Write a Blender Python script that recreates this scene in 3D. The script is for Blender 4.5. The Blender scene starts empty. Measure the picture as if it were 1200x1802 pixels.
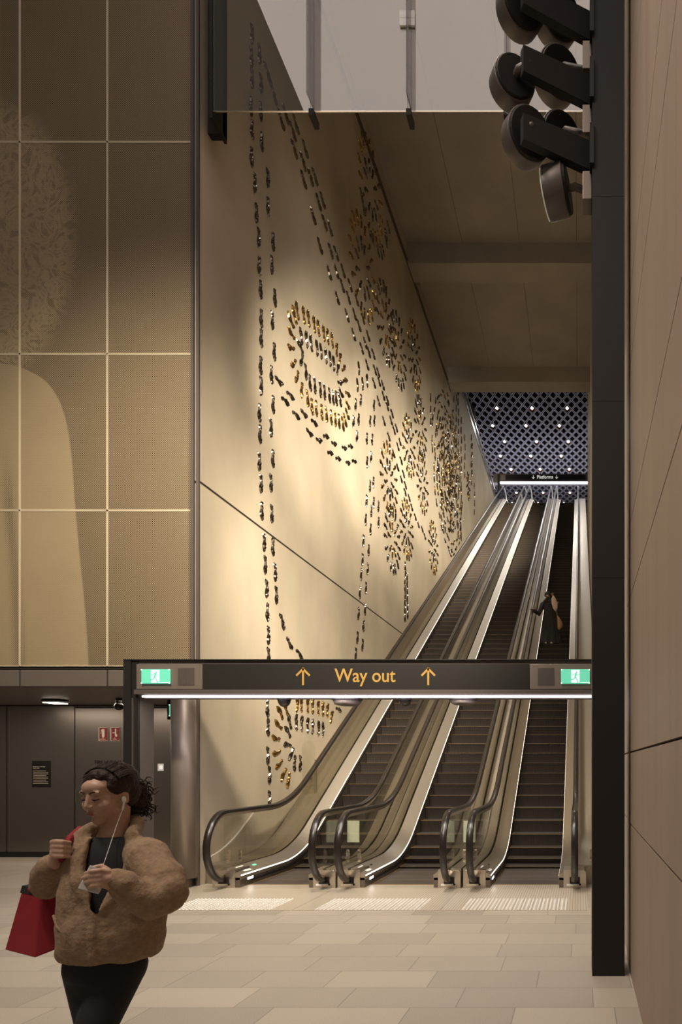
import bpy, bmesh, math, random
from mathutils import Vector, Matrix
R = math.radians
rnd = random.Random(7)
sc = bpy.context.scene
C = sc.collection

# ------------------------------------------------------------------ camera, world, lights, exposure
F = 1200.0; VX = 1019.0; VY = 1349.0; H = 1.78      # focal length in px (24 mm on a 24x36 frame), vanishing point, eye height
cam = bpy.data.cameras.new('camera'); camo = bpy.data.objects.new('camera', cam); C.objects.link(camo)
cam.sensor_fit = 'HORIZONTAL'; cam.sensor_width = 24.0; cam.lens = 24.0 * F / 1200.0
cam.shift_x = (600 - VX) / 1200.0; cam.shift_y = (VY - 901) / 1200.0
cam.clip_start = 0.05; cam.clip_end = 200
camo.location = (0, 0, H); camo.rotation_euler = (R(90), 0, 0)
sc.camera = camo
sc.view_settings.view_transform = 'Standard'; sc.view_settings.look = 'None'
sc.view_settings.gamma = 1.0; sc.view_settings.use_curve_mapping = False
sc.view_settings.exposure = 0.0

w = bpy.data.worlds.new('world'); sc.world = w; w.use_nodes = True
w.node_tree.nodes['Background'].inputs[0].default_value = (1.0, 0.86, 0.72, 1)
w.node_tree.nodes['Background'].inputs[1].default_value = 0.11

WARM = (1.0, 0.87, 0.67); SOFT = (1.0, 0.88, 0.73); COOL = (0.86, 0.87, 1.0)
def spot(name, loc, target, power, angle, blend=1.0, size=0.12, col=WARM):
    l = bpy.data.lights.new(name, 'SPOT'); l.energy = power; l.spot_size = R(angle); l.spot_blend = blend
    l.shadow_soft_size = size; l.color = col
    o = bpy.data.objects.new(name, l); C.objects.link(o); o.location = loc
    o.rotation_euler = (Vector(target) - Vector(loc)).to_track_quat('-Z', 'Y').to_euler(); return o
def area(name, loc, target, power, sx, sy, col=SOFT):
    l = bpy.data.lights.new(name, 'AREA'); l.shape = 'RECTANGLE'; l.size = sx; l.size_y = sy; l.energy = power; l.color = col
    o = bpy.data.objects.new(name, l); C.objects.link(o); o.location = loc
    o.rotation_euler = (Vector(target) - Vector(loc)).to_track_quat('-Z', 'Y').to_euler(); return o
# column floodlights washing the art wall
spot('flood_light', (-1.05, 6.7, 6.9), (-5.67, 14.0, 5.0), 2500, 72, size=0.25)
spot('flood_light', (-1.05, 6.7, 7.4), (-5.67, 17.5, 9.8), 12500, 42, size=0.25)
spot('flood_light', (-1.05, 6.7, 6.5), (-5.67, 16.5, 4.6), 5200, 56, size=0.25)
spot('flood_light', (-1.05, 6.8, 7.4), (-5.67, 23.5, 11.0), 32000, 30, size=0.25)
spot('flood_light', (-1.05, 6.8, 7.6), (-5.67, 32.0, 13.4), 90000, 19, size=0.25)
spot('flood_light', (-1.05, 6.7, 6.4), (-4.5, 15.0, 1.0), 2600, 70, size=0.25)
# spots added to brighten the escalators, with no fittings in the slabs
for yy, zz, pw in ((14.5, 18.9, 1300), (20.5, 18.9, 1200), (25.0, 18.9, 900), (28.3, 18.9, 800)):
    spot('shaft_fill_spot', (-2.3, yy, zz), (-2.3, yy + 1.5, 0), pw, 80, size=0.35, col=SOFT)
# upper concourse: white light on floor and ceiling
for xx in (-5.0, -2.6, -0.4): spot('upper_concourse_light', (xx, 46.0, 24.7), (xx - 1.0, 42.0, 18), 600, 95, size=0.2, col=(1.0, 0.93, 0.84))
area('upper_ceiling_fill', (-3.0, 52.0, 20.4), (-3.0, 52.0, 25), 620, 9, 9, COOL)  # added area light without a fitting, brightens the diamond ceiling from below
# unseen spots added in the concourse to brighten facade, floor, right wall and people
spot('concourse_fill_spot', (-5.0, 1.5, 10.5), (-5.6, 10.2, 4.6), 4800, 60, size=0.4, col=WARM)
spot('concourse_fill_spot', (-2.9, 5.6, 14.5), (-2.9, 8.4, 0), 4300, 50, size=0.4, col=SOFT)
spot('concourse_fill_spot', (-3.6, -1.0, 13.5), (-1.4, 4.8, 0), 1700, 66, size=0.5, col=SOFT)
spot('concourse_fill_spot', (-5.2, 1.0, 11.5), (0.44, 3.6, 3.0), 1500, 80, size=0.5, col=SOFT)
area('recess_light', (-9.5, 12.2, 2.95), (-9.5, 12.3, 0), 45, 3.0, 0.5, SOFT)

# ------------------------------------------------------------------ materials
def mat(name, col=(0.5, 0.5, 0.5), rough=0.5, metal=0.0, emit=None, es=1.0, bump=None, spec=0.5, var=None, coat=0.0):
    m = bpy.data.materials.new(name); m.use_nodes = True; nt = m.node_tree; b = nt.nodes['Principled BSDF']
    b.inputs['Base Color'].default_value = (*col, 1); b.inputs['Roughness'].default_value = rough
    b.inputs['Metallic'].default_value = metal; b.inputs['Specular IOR Level'].default_value = spec
    b.inputs['Coat Weight'].default_value = coat
    if emit: b.inputs['Emission Color'].default_value = (*emit, 1); b.inputs['Emission Strength'].default_value = es
    tc = None
    if bump or var:
        tc = nt.nodes.new('ShaderNodeTexCoord')
    if var:   # (scale xyz, dark, light)  mottled colour
        mp = nt.nodes.new('ShaderNodeMapping'); mp.inputs['Scale'].default_value = var[0]; nt.links.new(tc.outputs['Object'], mp.inputs[0])
        n = nt.nodes.new('ShaderNodeTexNoise'); n.inputs['Scale'].default_value = 1; n.inputs['Detail'].default_value = 6; nt.links.new(mp.outputs[0], n.inputs[0])
        r = nt.nodes.new('ShaderNodeValToRGB'); r.color_ramp.elements[0].position = 0.3; r.color_ramp.elements[1].position = 0.7
        r.color_ramp.elements[0].color = (*[c * var[1] for c in col], 1); r.color_ramp.elements[1].color = (*[min(1, c * var[2]) for c in col], 1)
        nt.links.new(n.outputs[0], r.inputs[0]); nt.links.new(r.outputs[0], b.inputs['Base Color'])
    if bump:  # (scale xyz, strength, distance)
        mp = nt.nodes.new('ShaderNodeMapping'); mp.inputs['Scale'].default_value = bump[0]; nt.links.new(tc.outputs['Object'], mp.inputs[0])
        n = nt.nodes.new('ShaderNodeTexNoise'); n.inputs['Scale'].default_value = 1; n.inputs['Detail'].default_value = 4; nt.links.new(mp.outputs[0], n.inputs[0])
        bp = nt.nodes.new('ShaderNodeBump'); bp.inputs['Strength'].default_value = bump[1]; bp.inputs['Distance'].default_value = bump[2]
        nt.links.new(n.outputs[0], bp.inputs['Height']); nt.links.new(bp.outputs[0], b.inputs['Normal'])
    return m

M = {}
M['concrete'] = mat('pale_concrete', (0.44, 0.38, 0.292), 0.75, var=((0.45, 0.6, 0.4), 0.80, 1.12), bump=((8, 8, 8), 0.12, 0.01))
M['soffit'] = mat('soffit_concrete', (0.34, 0.305, 0.27), 0.8, var=((0.8, 0.8, 0.8), 0.9, 1.08))
M['rwall'] = mat('brown_stone_panel', (0.34, 0.255, 0.195), 0.6, var=((3, 3, 0.35), 0.9, 1.08), bump=((5, 5, 1), 0.05, 0.01))
M['dark'] = mat('dark_gap', (0.02, 0.017, 0.015), 0.8)
M['black'] = mat('black_metal', (0.013, 0.011, 0.010), 0.6, spec=0.3)
M['bronze'] = mat('bronze_metal', (0.115, 0.095, 0.088), 0.45, metal=0.3)
M['bronze2'] = mat('satin_bronze_panel', (0.24, 0.20, 0.175), 0.44, metal=0.5)
M['recess'] = mat('satin_recess_metal', (0.26, 0.22, 0.19), 0.30, metal=0.85)
M['steel'] = mat('brushed_steel', (0.56, 0.50, 0.43), 0.28, metal=1.0, bump=((2, 40, 40), 0.05, 0.002))
M['steel2'] = mat('bright_steel', (0.72, 0.66, 0.58), 0.22, metal=1.0)
M['deck'] = mat('deck_steel', (0.42, 0.37, 0.30), 0.36, metal=0.85)
M['steeldark'] = mat('dark_steel', (0.20, 0.17, 0.145), 0.4, metal=0.9)
M['rubber'] = mat('black_handrail_rubber', (0.014, 0.010, 0.008), 0.30, spec=0.5)
M['silver'] = mat('hammered_silver', (0.15, 0.13, 0.112), 0.22, metal=1.0)
M['gold'] = mat('hammered_gold', (0.33, 0.20, 0.06), 0.24, metal=1.0)
M['led'] = mat('white_led', (1, 1, 1), 0.4, emit=(0.93, 0.92, 1.0), es=5.0)
M['ledwarm'] = mat('warm_led', (1, 1, 1), 0.4, emit=(1.0, 0.88, 0.72), es=4.0)
M['lamp'] = mat('lamp_lens', (1, 1, 1), 0.4, emit=(1.0, 0.95, 0.88), es=14.0)
M['white'] = mat('white_paint', (0.88, 0.87, 0.85), 0.5)
M['gridwhite'] = mat('white_ceiling_batten', (0.62, 0.62, 0.72), 0.5)
M['brown'] = mat('dark_coffer', (0.045, 0.034, 0.030), 0.7)
M['yellow'] = mat('sign_yellow', (0.36, 0.21, 0.045), 0.6, emit=(0.80, 0.46, 0.10), es=0.04)
M['signwhite'] = mat('sign_white', (0.8, 0.78, 0.74), 0.6, emit=(1, 0.95, 0.9), es=0.5)
M['green'] = mat('exit_green', (0.08, 0.45, 0.28), 0.4, emit=(0.16, 0.62, 0.42), es=0.75)
M['exitwhite'] = mat('exit_white', (0.8, 0.9, 0.85), 0.4, emit=(0.78, 1.0, 0.9), es=1.0)
M['greenled'] = mat('green_led', (0.1, 0.8, 0.3), 0.4, emit=(0.1, 1.0, 0.35), es=2.0)
M['red'] = mat('red_sign', (0.20, 0.006, 0.013), 0.5)
M['creamline'] = mat('cream_line', (0.75, 0.66, 0.50), 0.5)
M['stud'] = mat('steel_stud', (0.72, 0.70, 0.68), 0.45, metal=0.2)
M['tread'] = mat('step_tread', (0.062, 0.050, 0.043), 0.55, metal=0.2)
M['stepyellow'] = mat('step_edge_yellow', (0.19, 0.11, 0.032), 0.55)
M['bag'] = mat('red_felt_bag', (0.27, 0.006, 0.016), 0.75, bump=((60, 60, 60), 0.2, 0.002))
M['skin'] = mat('skin', (0.50, 0.31, 0.225), 0.5, var=((14, 14, 14), 0.94, 1.05))
M['skin2'] = mat('brown_skin', (0.26, 0.13, 0.075), 0.5)
M['hair'] = mat('dark_brown_hair', (0.030, 0.016, 0.011), 0.6, bump=((60, 60, 60), 0.9, 0.008), spec=0.3)
M['fleece'] = mat('tan_fleece', (0.30, 0.200, 0.125), 0.95, var=((55, 55, 55), 0.80, 1.15), bump=((70, 70, 70), 0.7, 0.006))
M['cloth'] = mat('black_cloth', (0.012, 0.011, 0.012), 0.85)
M['robe'] = mat('black_robe', (0.010, 0.009, 0.009), 0.8, bump=((30, 30, 2), 0.5, 0.02))
M['lip'] = mat('lips', (0.36, 0.13, 0.10), 0.45)
M['phone'] = mat('pale_phone', (0.62, 0.58, 0.56), 0.3)
M['tan'] = mat('tan_leather', (0.30, 0.16, 0.08), 0.6)
M['beige'] = mat('beige_cloth', (0.50, 0.40, 0.30), 0.8)
M['granite'] = mat('speckled_dark_stone', (0.10, 0.10, 0.11), 0.25, var=((25, 25, 25), 0.3, 3.0))

def glass_mat(name, tint, refl_ior, extra=0.0):
    m = bpy.data.materials.new(name); m.use_nodes = True; nt = m.node_tree; nt.nodes.clear()
    o = nt.nodes.new('ShaderNodeOutputMaterial'); t = nt.nodes.new('ShaderNodeBsdfTransparent'); g = nt.nodes.new('ShaderNodeBsdfGlossy')
    t.inputs[0].default_value = (*tint, 1); g.inputs['Roughness'].default_value = 0.02
    fr = nt.nodes.new('ShaderNodeFresnel'); ge = nt.nodes.new('ShaderNodeNewGeometry'); mr = nt.nodes.new('ShaderNodeMapRange')
    mr.inputs[3].default_value = refl_ior; mr.inputs[4].default_value = 1.0 / refl_ior      # same reflectance on both faces of a pane
    nt.links.new(ge.outputs['Backfacing'], mr.inputs[0]); nt.links.new(mr.outputs[0], fr.inputs[0])
    ad = nt.nodes.new('ShaderNodeMath'); ad.operation = 'ADD'; ad.inputs[1].default_value = extra; ad.use_clamp = True
    mx = nt.nodes.new('ShaderNodeMixShader'); nt.links.new(fr.outputs[0], ad.inputs[0]); nt.links.new(ad.outputs[0], mx.inputs[0])
    nt.links.new(t.outputs[0], mx.inputs[1]); nt.links.new(g.outputs[0], mx.inputs[2]); nt.links.new(mx.outputs[0], o.inputs[0]); return m
M['glass'] = glass_mat('clear_glass', (0.975, 0.975, 0.95), 1.30)
M['glass2'] = glass_mat('coated_baffle_glass', (0.88, 0.87, 0.85), 1.5, 0.10)
M['glassdark'] = glass_mat('grey_glass_fin', (0.55, 0.52, 0.52), 1.4)
M['frost'] = mat('frosted_panel', (0.60, 0.62, 0.50), 0.3, emit=(0.8, 0.82, 0.62), es=0.12)

# floor: granite pavers in rows, random lengths
def floor_mat():
    m = bpy.data.materials.new('granite_pavers'); m.use_nodes = True; nt = m.node_tree; b = nt.nodes['Principled BSDF']
    N = nt.nodes.new; L = nt.links.new
    tc = N('ShaderNodeTexCoord'); sp = N('ShaderNodeSeparateXYZ'); L(tc.outputs['Object'], sp.inputs[0])
    def mth(op, a, b_=None, c=None):
        n = N('ShaderNodeMath'); n.operation = op
        for i, v in enumerate((a, b_, c)):
            if v is None: continue
            if isinstance(v, (int, float)): n.inputs[i].default_value = v
            else: L(v, n.inputs[i])
        return n.outputs[0]
    row = mth('DIVIDE', mth('SUBTRACT', sp.outputs[1], 0.11), 0.448)
    fr = mth('FLOOR', row); fy = mth('FRACT', row)
    wv = mth('ADD', mth('DIVIDE', sp.outputs[0], 0.78), mth('MULTIPLY', fr, 17.37))
    def vor(feat):
        v = N('ShaderNodeTexVoronoi'); v.voronoi_dimensions = '1D'; v.feature = feat; v.inputs['Scale'].default_value = 1; v.inputs['Randomness'].default_value = 0.75
        L(wv, v.inputs['W']); return v
    v1 = vor('F1'); v2 = vor('DISTANCE_TO_EDGE')
    jx = mth('LESS_THAN', v2.outputs['Distance'], 0.0045)
    jy = mth('MAXIMUM', mth('LESS_THAN', fy, 0.008), mth('GREATER_THAN', fy, 0.992))
    j = mth('MAXIMUM', jx, jy)
    wn = N('ShaderNodeTexWhiteNoise'); wn.noise_dimensions = '1D'; 
    L(mth('ADD', v1.outputs['W'], mth('MULTIPLY', fr, 3.1)), wn.inputs['W'])
    n = N('ShaderNodeTexNoise'); n.inputs['Scale'].default_value = 160; n.inputs['Detail'].default_value = 3; L(tc.outputs['Object'], n.inputs[0])
    n2 = N('ShaderNodeTexNoise'); n2.inputs['Scale'].default_value = 2.0; n2.inputs['Detail'].default_value = 5; L(tc.outputs['Object'], n2.inputs[0])
    val = mth('ADD', mth('MULTIPLY_ADD', wn.outputs[0], 0.26, 0.34), mth('ADD', mth('MULTIPLY', n.outputs[0], 0.80), mth('MULTIPLY', n2.outputs[0], 0.12)))
    val = mth('MULTIPLY', val, mth('SUBTRACT', 1.0, mth('MULTIPLY', j, 0.45)))
    mx = N('ShaderNodeMix'); mx.data_type = 'RGBA'; mx.blend_type = 'MULTIPLY'; mx.inputs[0].default_value = 1
    mx.inputs[6].default_value = (0.375, 0.325, 0.265, 1)
    cb = N('ShaderNodeCombineXYZ'); [L(val, cb.inputs[i]) for i in range(3)]; L(cb.outputs[0], mx.inputs[7]); L(mx.outputs[2], b.inputs['Base Color'])
    b.inputs['Roughness'].default_value = 0.5; return m
M['floor'] = floor_mat()

# perforated facade with the printed figure
def facade_mat():
    m = bpy.data.materials.new('perforated_gold_metal'); m.use_nodes = True; nt = m.node_tree; b = nt.nodes['Principled BSDF']
    N = nt.nodes.new; L = nt.links.new
    tc = N('ShaderNodeTexCoord'); sp = N('ShaderNodeSeparateXYZ'); L(tc.outputs['Object'], sp.inputs[0]); X = sp.outputs[0]; Z = sp.outputs[2]
    def mth(op, a, b_=None, c=None, clamp=False):
        n = N('ShaderNodeMath'); n.operation = op; n.use_clamp = clamp
        for i, v in enumerate((a, b_, c)):
            if v is None: continue
            if isinstance(v, (int, float)): n.inputs[i].default_value = v
            else: L(v, n.inputs[i])
        return n.outputs[0]
    def sm(v, a, c):
        n = N('ShaderNodeMapRange'); n.interpolation_type = 'SMOOTHSTEP'; L(v, n.inputs[0]); n.inputs[1].default_value = a; n.inputs[2].default_value = c; return n.outputs[0]
    def curve(z0, z1, pts):      # pts: list (t, v) -> Float Curve over normalised z
        t = mth('DIVIDE', mth('SUBTRACT', Z, z0), z1 - z0, clamp=True)
        n = N('ShaderNodeFloatCurve'); L(t, n.inputs['Value']); c = n.mapping.curves[0]
        c.points[0].location = pts[0]; c.points[1].location = pts[-1]
        for p in pts[1:-1]: c.points.new(*p)
        n.mapping.update(); return n.outputs[0]
    s = 0.0085
    zt = lambda py: H + (VY - py) * s
    xt = lambda px: (px - VX) * s
    z0, z1 = zt(1180), zt(640)
    T = lambda py: (zt(py) - z0) / (z1 - z0)
    def edge(lst): return [(T(py), px / 200.0) for px, py in lst]
    e1 = curve(z0, z1, edge([(156, 1180), (150, 1080), (140, 980), (131, 880), (125, 800), (113, 730), (92, 685), (55, 655), (5, 640)]))
    e2 = curve(z0, z1, edge([(34, 1180), (30, 1090), (26, 1000), (17, 900), (11, 820), (4, 780), (0, 700), (0, 660), (0, 640)]))
    pxn = mth('DIVIDE', mth('SUBTRACT', X, xt(0)), 200 * s)
    body = mth('MULTIPLY', mth('SUBTRACT', 1.0, sm(mth('SUBTRACT', pxn, e1), -0.012, 0.012)), mth('LESS_THAN', Z, z1))
    gap = mth('SUBTRACT', 1.0, sm(mth('ABSOLUTE', mth('SUBTRACT', pxn, e2)), 0.0, 0.10))
    gap = mth('MULTIPLY', gap, mth('SUBTRACT', 1.0, sm(Z, zt(900), zt(740))))
    n1 = N('ShaderNodeTexNoise'); n1.inputs['Scale'].default_value = 1.6; n1.inputs['Detail'].default_value = 3; L(tc.outputs['Object'], n1.inputs[0])
    body = mth('MULTIPLY', body, mth('MULTIPLY_ADD', n1.outputs[0], 0.7, 0.55))
    body = mth('MULTIPLY', body, mth('SUBTRACT', 1.0, mth('MULTIPLY', gap, 0.8)))
    dx = mth('DIVIDE', mth('SUBTRACT', X, xt(-25)), 165 * s); dz = mth('DIVIDE', mth('SUBTRACT', Z, zt(420)), 260 * s)
    rr = mth('SQRT', mth('ADD', mth('MULTIPLY', dx, dx), mth('MULTIPLY', dz, dz)))
    n3 = N('ShaderNodeTexNoise'); n3.inputs['Scale'].default_value = 3.0; n3.inputs['Detail'].default_value = 6; n3.inputs['Distortion'].default_value = 3.5; L(tc.outputs['Object'], n3.inputs[0])
    head = mth('SUBTRACT', 1.0, sm(mth('ADD', rr, mth('MULTIPLY', n3.outputs[0], 0.35)), 0.95, 1.2))
    ridg = mth('SUBTRACT', 1.0, mth('MULTIPLY', mth('ABSOLUTE', mth('SUBTRACT', n3.outputs[0], 0.5)), 7.0), clamp=True)
    head = mth('MULTIPLY', head, mth('MULTIPLY_ADD', ridg, 0.75, 0.22))
    fig = mth('MAXIMUM', body, head, clamp=True)
    # holes on a staggered lattice
    p = 0.0275
    def lat(off):
        fx = mth('SUBTRACT', mth('FRACT', mth('ADD', mth('DIVIDE', X, p), off)), 0.5)
        fz = mth('SUBTRACT', mth('FRACT', mth('ADD', mth('DIVIDE', Z, p), off)), 0.5)
        return mth('SQRT', mth('ADD', mth('MULTIPLY', fx, fx), mth('MULTIPLY', fz, fz)))
    d = mth('MINIMUM', lat(0.0), lat(0.5))
    rad = mth('MULTIPLY_ADD', fig, -0.19, 0.295)
    hole = mth('SUBTRACT', 1.0, sm(mth('SUBTRACT', d, rad), -0.03, 0.03))
    mx = N('ShaderNodeMix'); mx.data_type = 'RGBA'; L(hole, mx.inputs[0])
    mx.inputs[6].default_value = (0.46, 0.36, 0.225, 1); mx.inputs[7].default_value = (0.035, 0.028, 0.02, 1)
    L(mx.outputs[2], b.inputs['Base Color']); b.inputs['Roughness'].default_value = 0.5; b.inputs['Metallic'].default_value = 0.25
    return m
M['facade'] = facade_mat()

def rib_mat(name, col, axis, period, depth, rough, metal):
    m = mat(name, col, rough, metal); nt = m.node_tree; b = nt.nodes['Principled BSDF']
    tc = nt.nodes.new('ShaderNodeTexCoord'); wv = nt.nodes.new('ShaderNodeTexWave'); wv.bands_direction = axis; wv.wave_profile = 'SIN'
    wv.inputs['Scale'].default_value = 1.0 / period * 0.314; nt.links.new(tc.outputs['Object'], wv.inputs[0])
    r = nt.nodes.new('ShaderNodeValToRGB'); r.color_ramp.elements[0].position = 0.2; r.color_ramp.elements[1].position = 0.6
    r.color_ramp.elements[0].color = (*[c * 0.35 for c in col], 1); r.color_ramp.elements[1].color = (*col, 1)
    bp = nt.nodes.new('ShaderNodeBump'); bp.inputs['Distance'].default_value = depth
    nt.links.new(wv.outputs[0], bp.inputs['Height']); nt.links.new(bp.outputs[0], b.inputs['Normal'])
    nt.links.new(wv.outputs[0], r.inputs[0]); nt.links.new(r.outputs[0], b.inputs['Base Color']); return m
M['riser'] = rib_mat('ribbed_step', (0.052, 0.040, 0.035), 'X', 0.020, 0.006, 0.5, 0.3)
M['plate'] = rib_mat('ribbed_landing_plate', (0.66, 0.58, 0.47), 'X', 0.034, 0.0006, 0.38, 0.45)
for n_ in M['plate'].node_tree.nodes:
    if n_.type == 'VALTORGB': n_.color_ramp.elements[0].position = 0.0; n_.color_ramp.elements[1].position = 0.12

# ------------------------------------------------------------------ mesh helpers
class MB:
    def __init__(s): s.v = []; s.f = []; s.m = []
    def add(s, vs, fs, mi=0):
        o = len(s.v); s.v += [tuple(v) for v in vs]; s.f += [tuple(i + o for i in f) for f in fs]; s.m += [mi] * len(fs); return s
    def box(s, x0, x1, y0, y1, z0, z1, mi=0):
        v = [(x, y, z) for z in (z0, z1) for y in (y0, y1) for x in (x0, x1)]
        return s.add(v, [(0, 2, 3, 1), (4, 5, 7, 6), (0, 1, 5, 4), (2, 6, 7, 3), (0, 4, 6, 2), (1, 3, 7, 5)], mi)
    def loft(s, rings, caps=True, mi=0, closed=True):
        n = len(rings[0]); vs = [p for r in rings for p in r]; fs = []
        for i in range(len(rings) - 1):
            for j in range(n if closed else n - 1):
                k = (j + 1) % n; fs.append((i * n + j, i * n + k, (i + 1) * n + k, (i + 1) * n + j))
        if caps: fs.append(tuple(reversed(range(n)))); fs.append(tuple(range((len(rings) - 1) * n, len(rings) * n)))
        return s.add(vs, fs, mi)
    def tube(s, pts, rad, n=12, mi=0, flat=1.0, caps=True, up=Vector((0, 0, 1))):
        pts = [Vector(p) for p in pts]; N = len(pts)
        if not hasattr(rad, '__len__'): rad = [rad] * N
        P = []; RR = []
        # rounded ends
        d0 = (pts[0] - pts[1]).normalized(); d1 = (pts[-1] - pts[-2]).normalized()
        if caps:
            for a in (80, 50, 25): P.append(pts[0] + d0 * rad[0] * math.sin(R(a))); RR.append(rad[0] * math.cos(R(a)))
        P += pts; RR += list(rad)
        if caps:
            for a in (25, 50, 80): P.append(pts[-1] + d1 * rad[-1] * math.sin(R(a))); RR.append(rad[-1] * math.cos(R(a)))
        rings = []
        for i, p in enumerate(P):
            a = P[max(0, i - 1)]; b = P[min(len(P) - 1, i + 1)]; t = (b - a).normalized()
            u = t.cross(up)
            if u.length < 1e-3: u = t.cross(Vector((1, 0, 0)))
            u.normalize(); v_ = u.cross(t).normalized()
            rings.append([p + (u * math.cos(2 * math.pi * k / n) + v_ * math.sin(2 * math.pi * k / n) * flat) * RR[i] for k in range(n)])
        return s.loft(rings, True, mi)
    def ell(s, c, r, rot=None, n=16, m=10, mi=0):
        c = Vector(c); rings = []
        for i in range(1, m):
            a = math.pi * i / m; ring = []
            for k in range(n):
                b = 2 * math.pi * k / n; p = Vector((r[0] * math.sin(a) * math.cos(b), r[1] * math.sin(a) * math.sin(b), r[2] * math.cos(a)))
                if rot: p = rot @ p
                ring.append(c + p)
            rings.append(ring)
        rings.reverse()
        return s.loft(rings, True, mi)
    def prism(s, poly, axis, a, b, mi=0):   # poly of 2-D points; axis 'x': (y,z), 'y': (x,z), 'z': (x,y)
        def P(p, t):
            return {'x': (t, p[0], p[1]), 'y': (p[0], t, p[1]), 'z': (p[0], p[1], t)}[axis]
        return s.loft([[P(p, a) for p in poly], [P(p, b) for p in poly]], True, mi)
    def xf(s, mtx): s.v = [tuple(mtx @ Vector(v)) for v in s.v]; return s
    def build(s, name, mats, parent=None, smooth=False, loc=None):
        me = bpy.data.meshes.new(name); me.from_pydata(s.v, [], s.f)
        if not isinstance(mats, (list, tuple)): mats = [mats]
        for q in mats: me.materials.append(M[q] if isinstance(q, str) else q)
        if len(mats) > 1: me.polygons.foreach_set('material_index', s.m)
        bm = bmesh.new(); bm.from_mesh(me); bmesh.ops.recalc_face_normals(bm, faces=bm.faces); bm.to_mesh(me); bm.free()
        if smooth: me.polygons.foreach_set('use_smooth', [True] * len(me.polygons))
        o = bpy.data.objects.new(name, me); C.objects.link(o)
        if parent: o.parent = parent
        if loc: o.location = loc
        return o
def tag(o, label=None, cat=None, group=None, kind=None):
    if label: o['label'] = label
    if cat: o['category'] = cat
    if group: o['group'] = group
    if kind: o['kind'] = kind
    return o
def empty(name, label, cat, loc=(0, 0, 0), group=None):
    o = bpy.data.objects.new(name, None); C.objects.link(o); o.location = loc; o.empty_display_size = 0.1; return tag(o, label, cat, group)
def local(root, mb):            # shift world-coordinate verts into the root's frame
    l = root.location; mb.v = [(x - l.x, y - l.y, z - l.z) for x, y, z in mb.v]; return mb
def part(root, name, mb, mats, smooth=False): return local(root, mb).build(name, mats, root, smooth)
def struct(name, mb, mats, label=None): return tag(mb.build(name, mats), label, kind='structure')
def bevel(o, wdt=0.005, seg=2):
    b = o.modifiers.new('bevel', 'BEVEL'); b.width = wdt; b.segments = seg; b.limit_method = 'ANGLE'; return o
def X_(px, Y): return (px - VX) * Y / F
def Z_(py, Y): return H + (VY - py) * Y / F
def P3(px, py, Y): return Vector((X_(px, Y), Y, Z_(py, Y)))
def text_mesh(txt, size, mat_name, parent, loc, name='lettering', sx=1.0, bold=0.0, align='CENTER', depth=0.002, rotz=0):
    cu = bpy.data.curves.new(name, 'FONT'); cu.body = txt; cu.size = size; cu.align_x = align; cu.align_y = 'CENTER'; cu.extrude = depth; cu.offset = bold
    to = bpy.data.objects.new(name, cu); C.objects.link(to)
    dg = bpy.context.evaluated_depsgraph_get(); me = bpy.data.meshes.new_from_object(to.evaluated_get(dg)); bpy.data.objects.remove(to)
    me.materials.clear(); me.materials.append(M[mat_name])
    o = bpy.data.objects.new(name, me); C.objects.link(o); o.parent = parent
    l = parent.location if parent else Vector((0, 0, 0)); o.location = Vector(loc) - l; o.rotation_euler = (R(90), 0, rotz); o.scale = (sx, 1, 1); return o

XW = -5.674      # art wall plane
XR = 0.44        # right wall plane
# ------------------------------------------------------------------ setting: floor
struct('floor', MB().box(-16, 3, -8, 13.6, -0.2, 0), 'floor')
# landing plates, one per escalator
EC = (-4.467, -2.637, -0.798); HO = 0.907
# ------------------------------------------------------------------ art wall
mb = MB().box(XW - 0.35, XW, 10.21, 47.6, -0.2, 6.022).box(XW - 0.35, XW, 10.21, 30.17, 6.060, 19.4).box(XW - 0.35, XW, 30.17, 47.6, 6.060, 19.9)
struct('wall_left', mb, 'concrete')
struct('trim_1', MB().box(XW - 0.34, XW - 0.012, 10.25, 47.5, 6.0, 6.08), 'dark')
struct('trim_2', MB().box(XW, XW + 0.03, 10.4, 30.1, 18.33, 18.37).box(XW, XW + 0.045, 10.4, 30.1, 18.42, 18.45), 'bronze')
struct('trim_3', MB().box(XW - 0.115, XW - 0.075, 10.16, 10.2, 3.0, 15).box(XW - 0.04, XW, 10.17, 10.21, 0, 15), 'bronze')
# ceiling slabs, beams
mb = MB()
for (y0, y1) in ((10.6, 22.44), (23.34, 29.37)):
    for i in range(-1, 4):
        a = -5.72 + 1.88 * i; b = min(a + 1.87, 0.60)
        if a > 0.3: continue
        mb.box(max(a, -5.70), b, y0, y1, 19.02, 19.3)
    mb.box(-5.7, 0.6, y0, y1, 19.06, 19.35, 1)
struct('ceiling', mb, ['soffit', 'dark'])
struct('trim_4', MB().box(XW, 0.6, 22.44, 23.34, 18.35, 19.5), 'soffit', 'concrete cross beam')
struct('trim_5', MB().box(XW, 0.6, 29.37, 30.17, 18.35, 20.2), 'soffit', 'concrete cross beam')
struct('wall_front', MB().box(XW - 0.3, 1.2, 10.35, 10.6, 16.5, 20), 'concrete')
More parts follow.
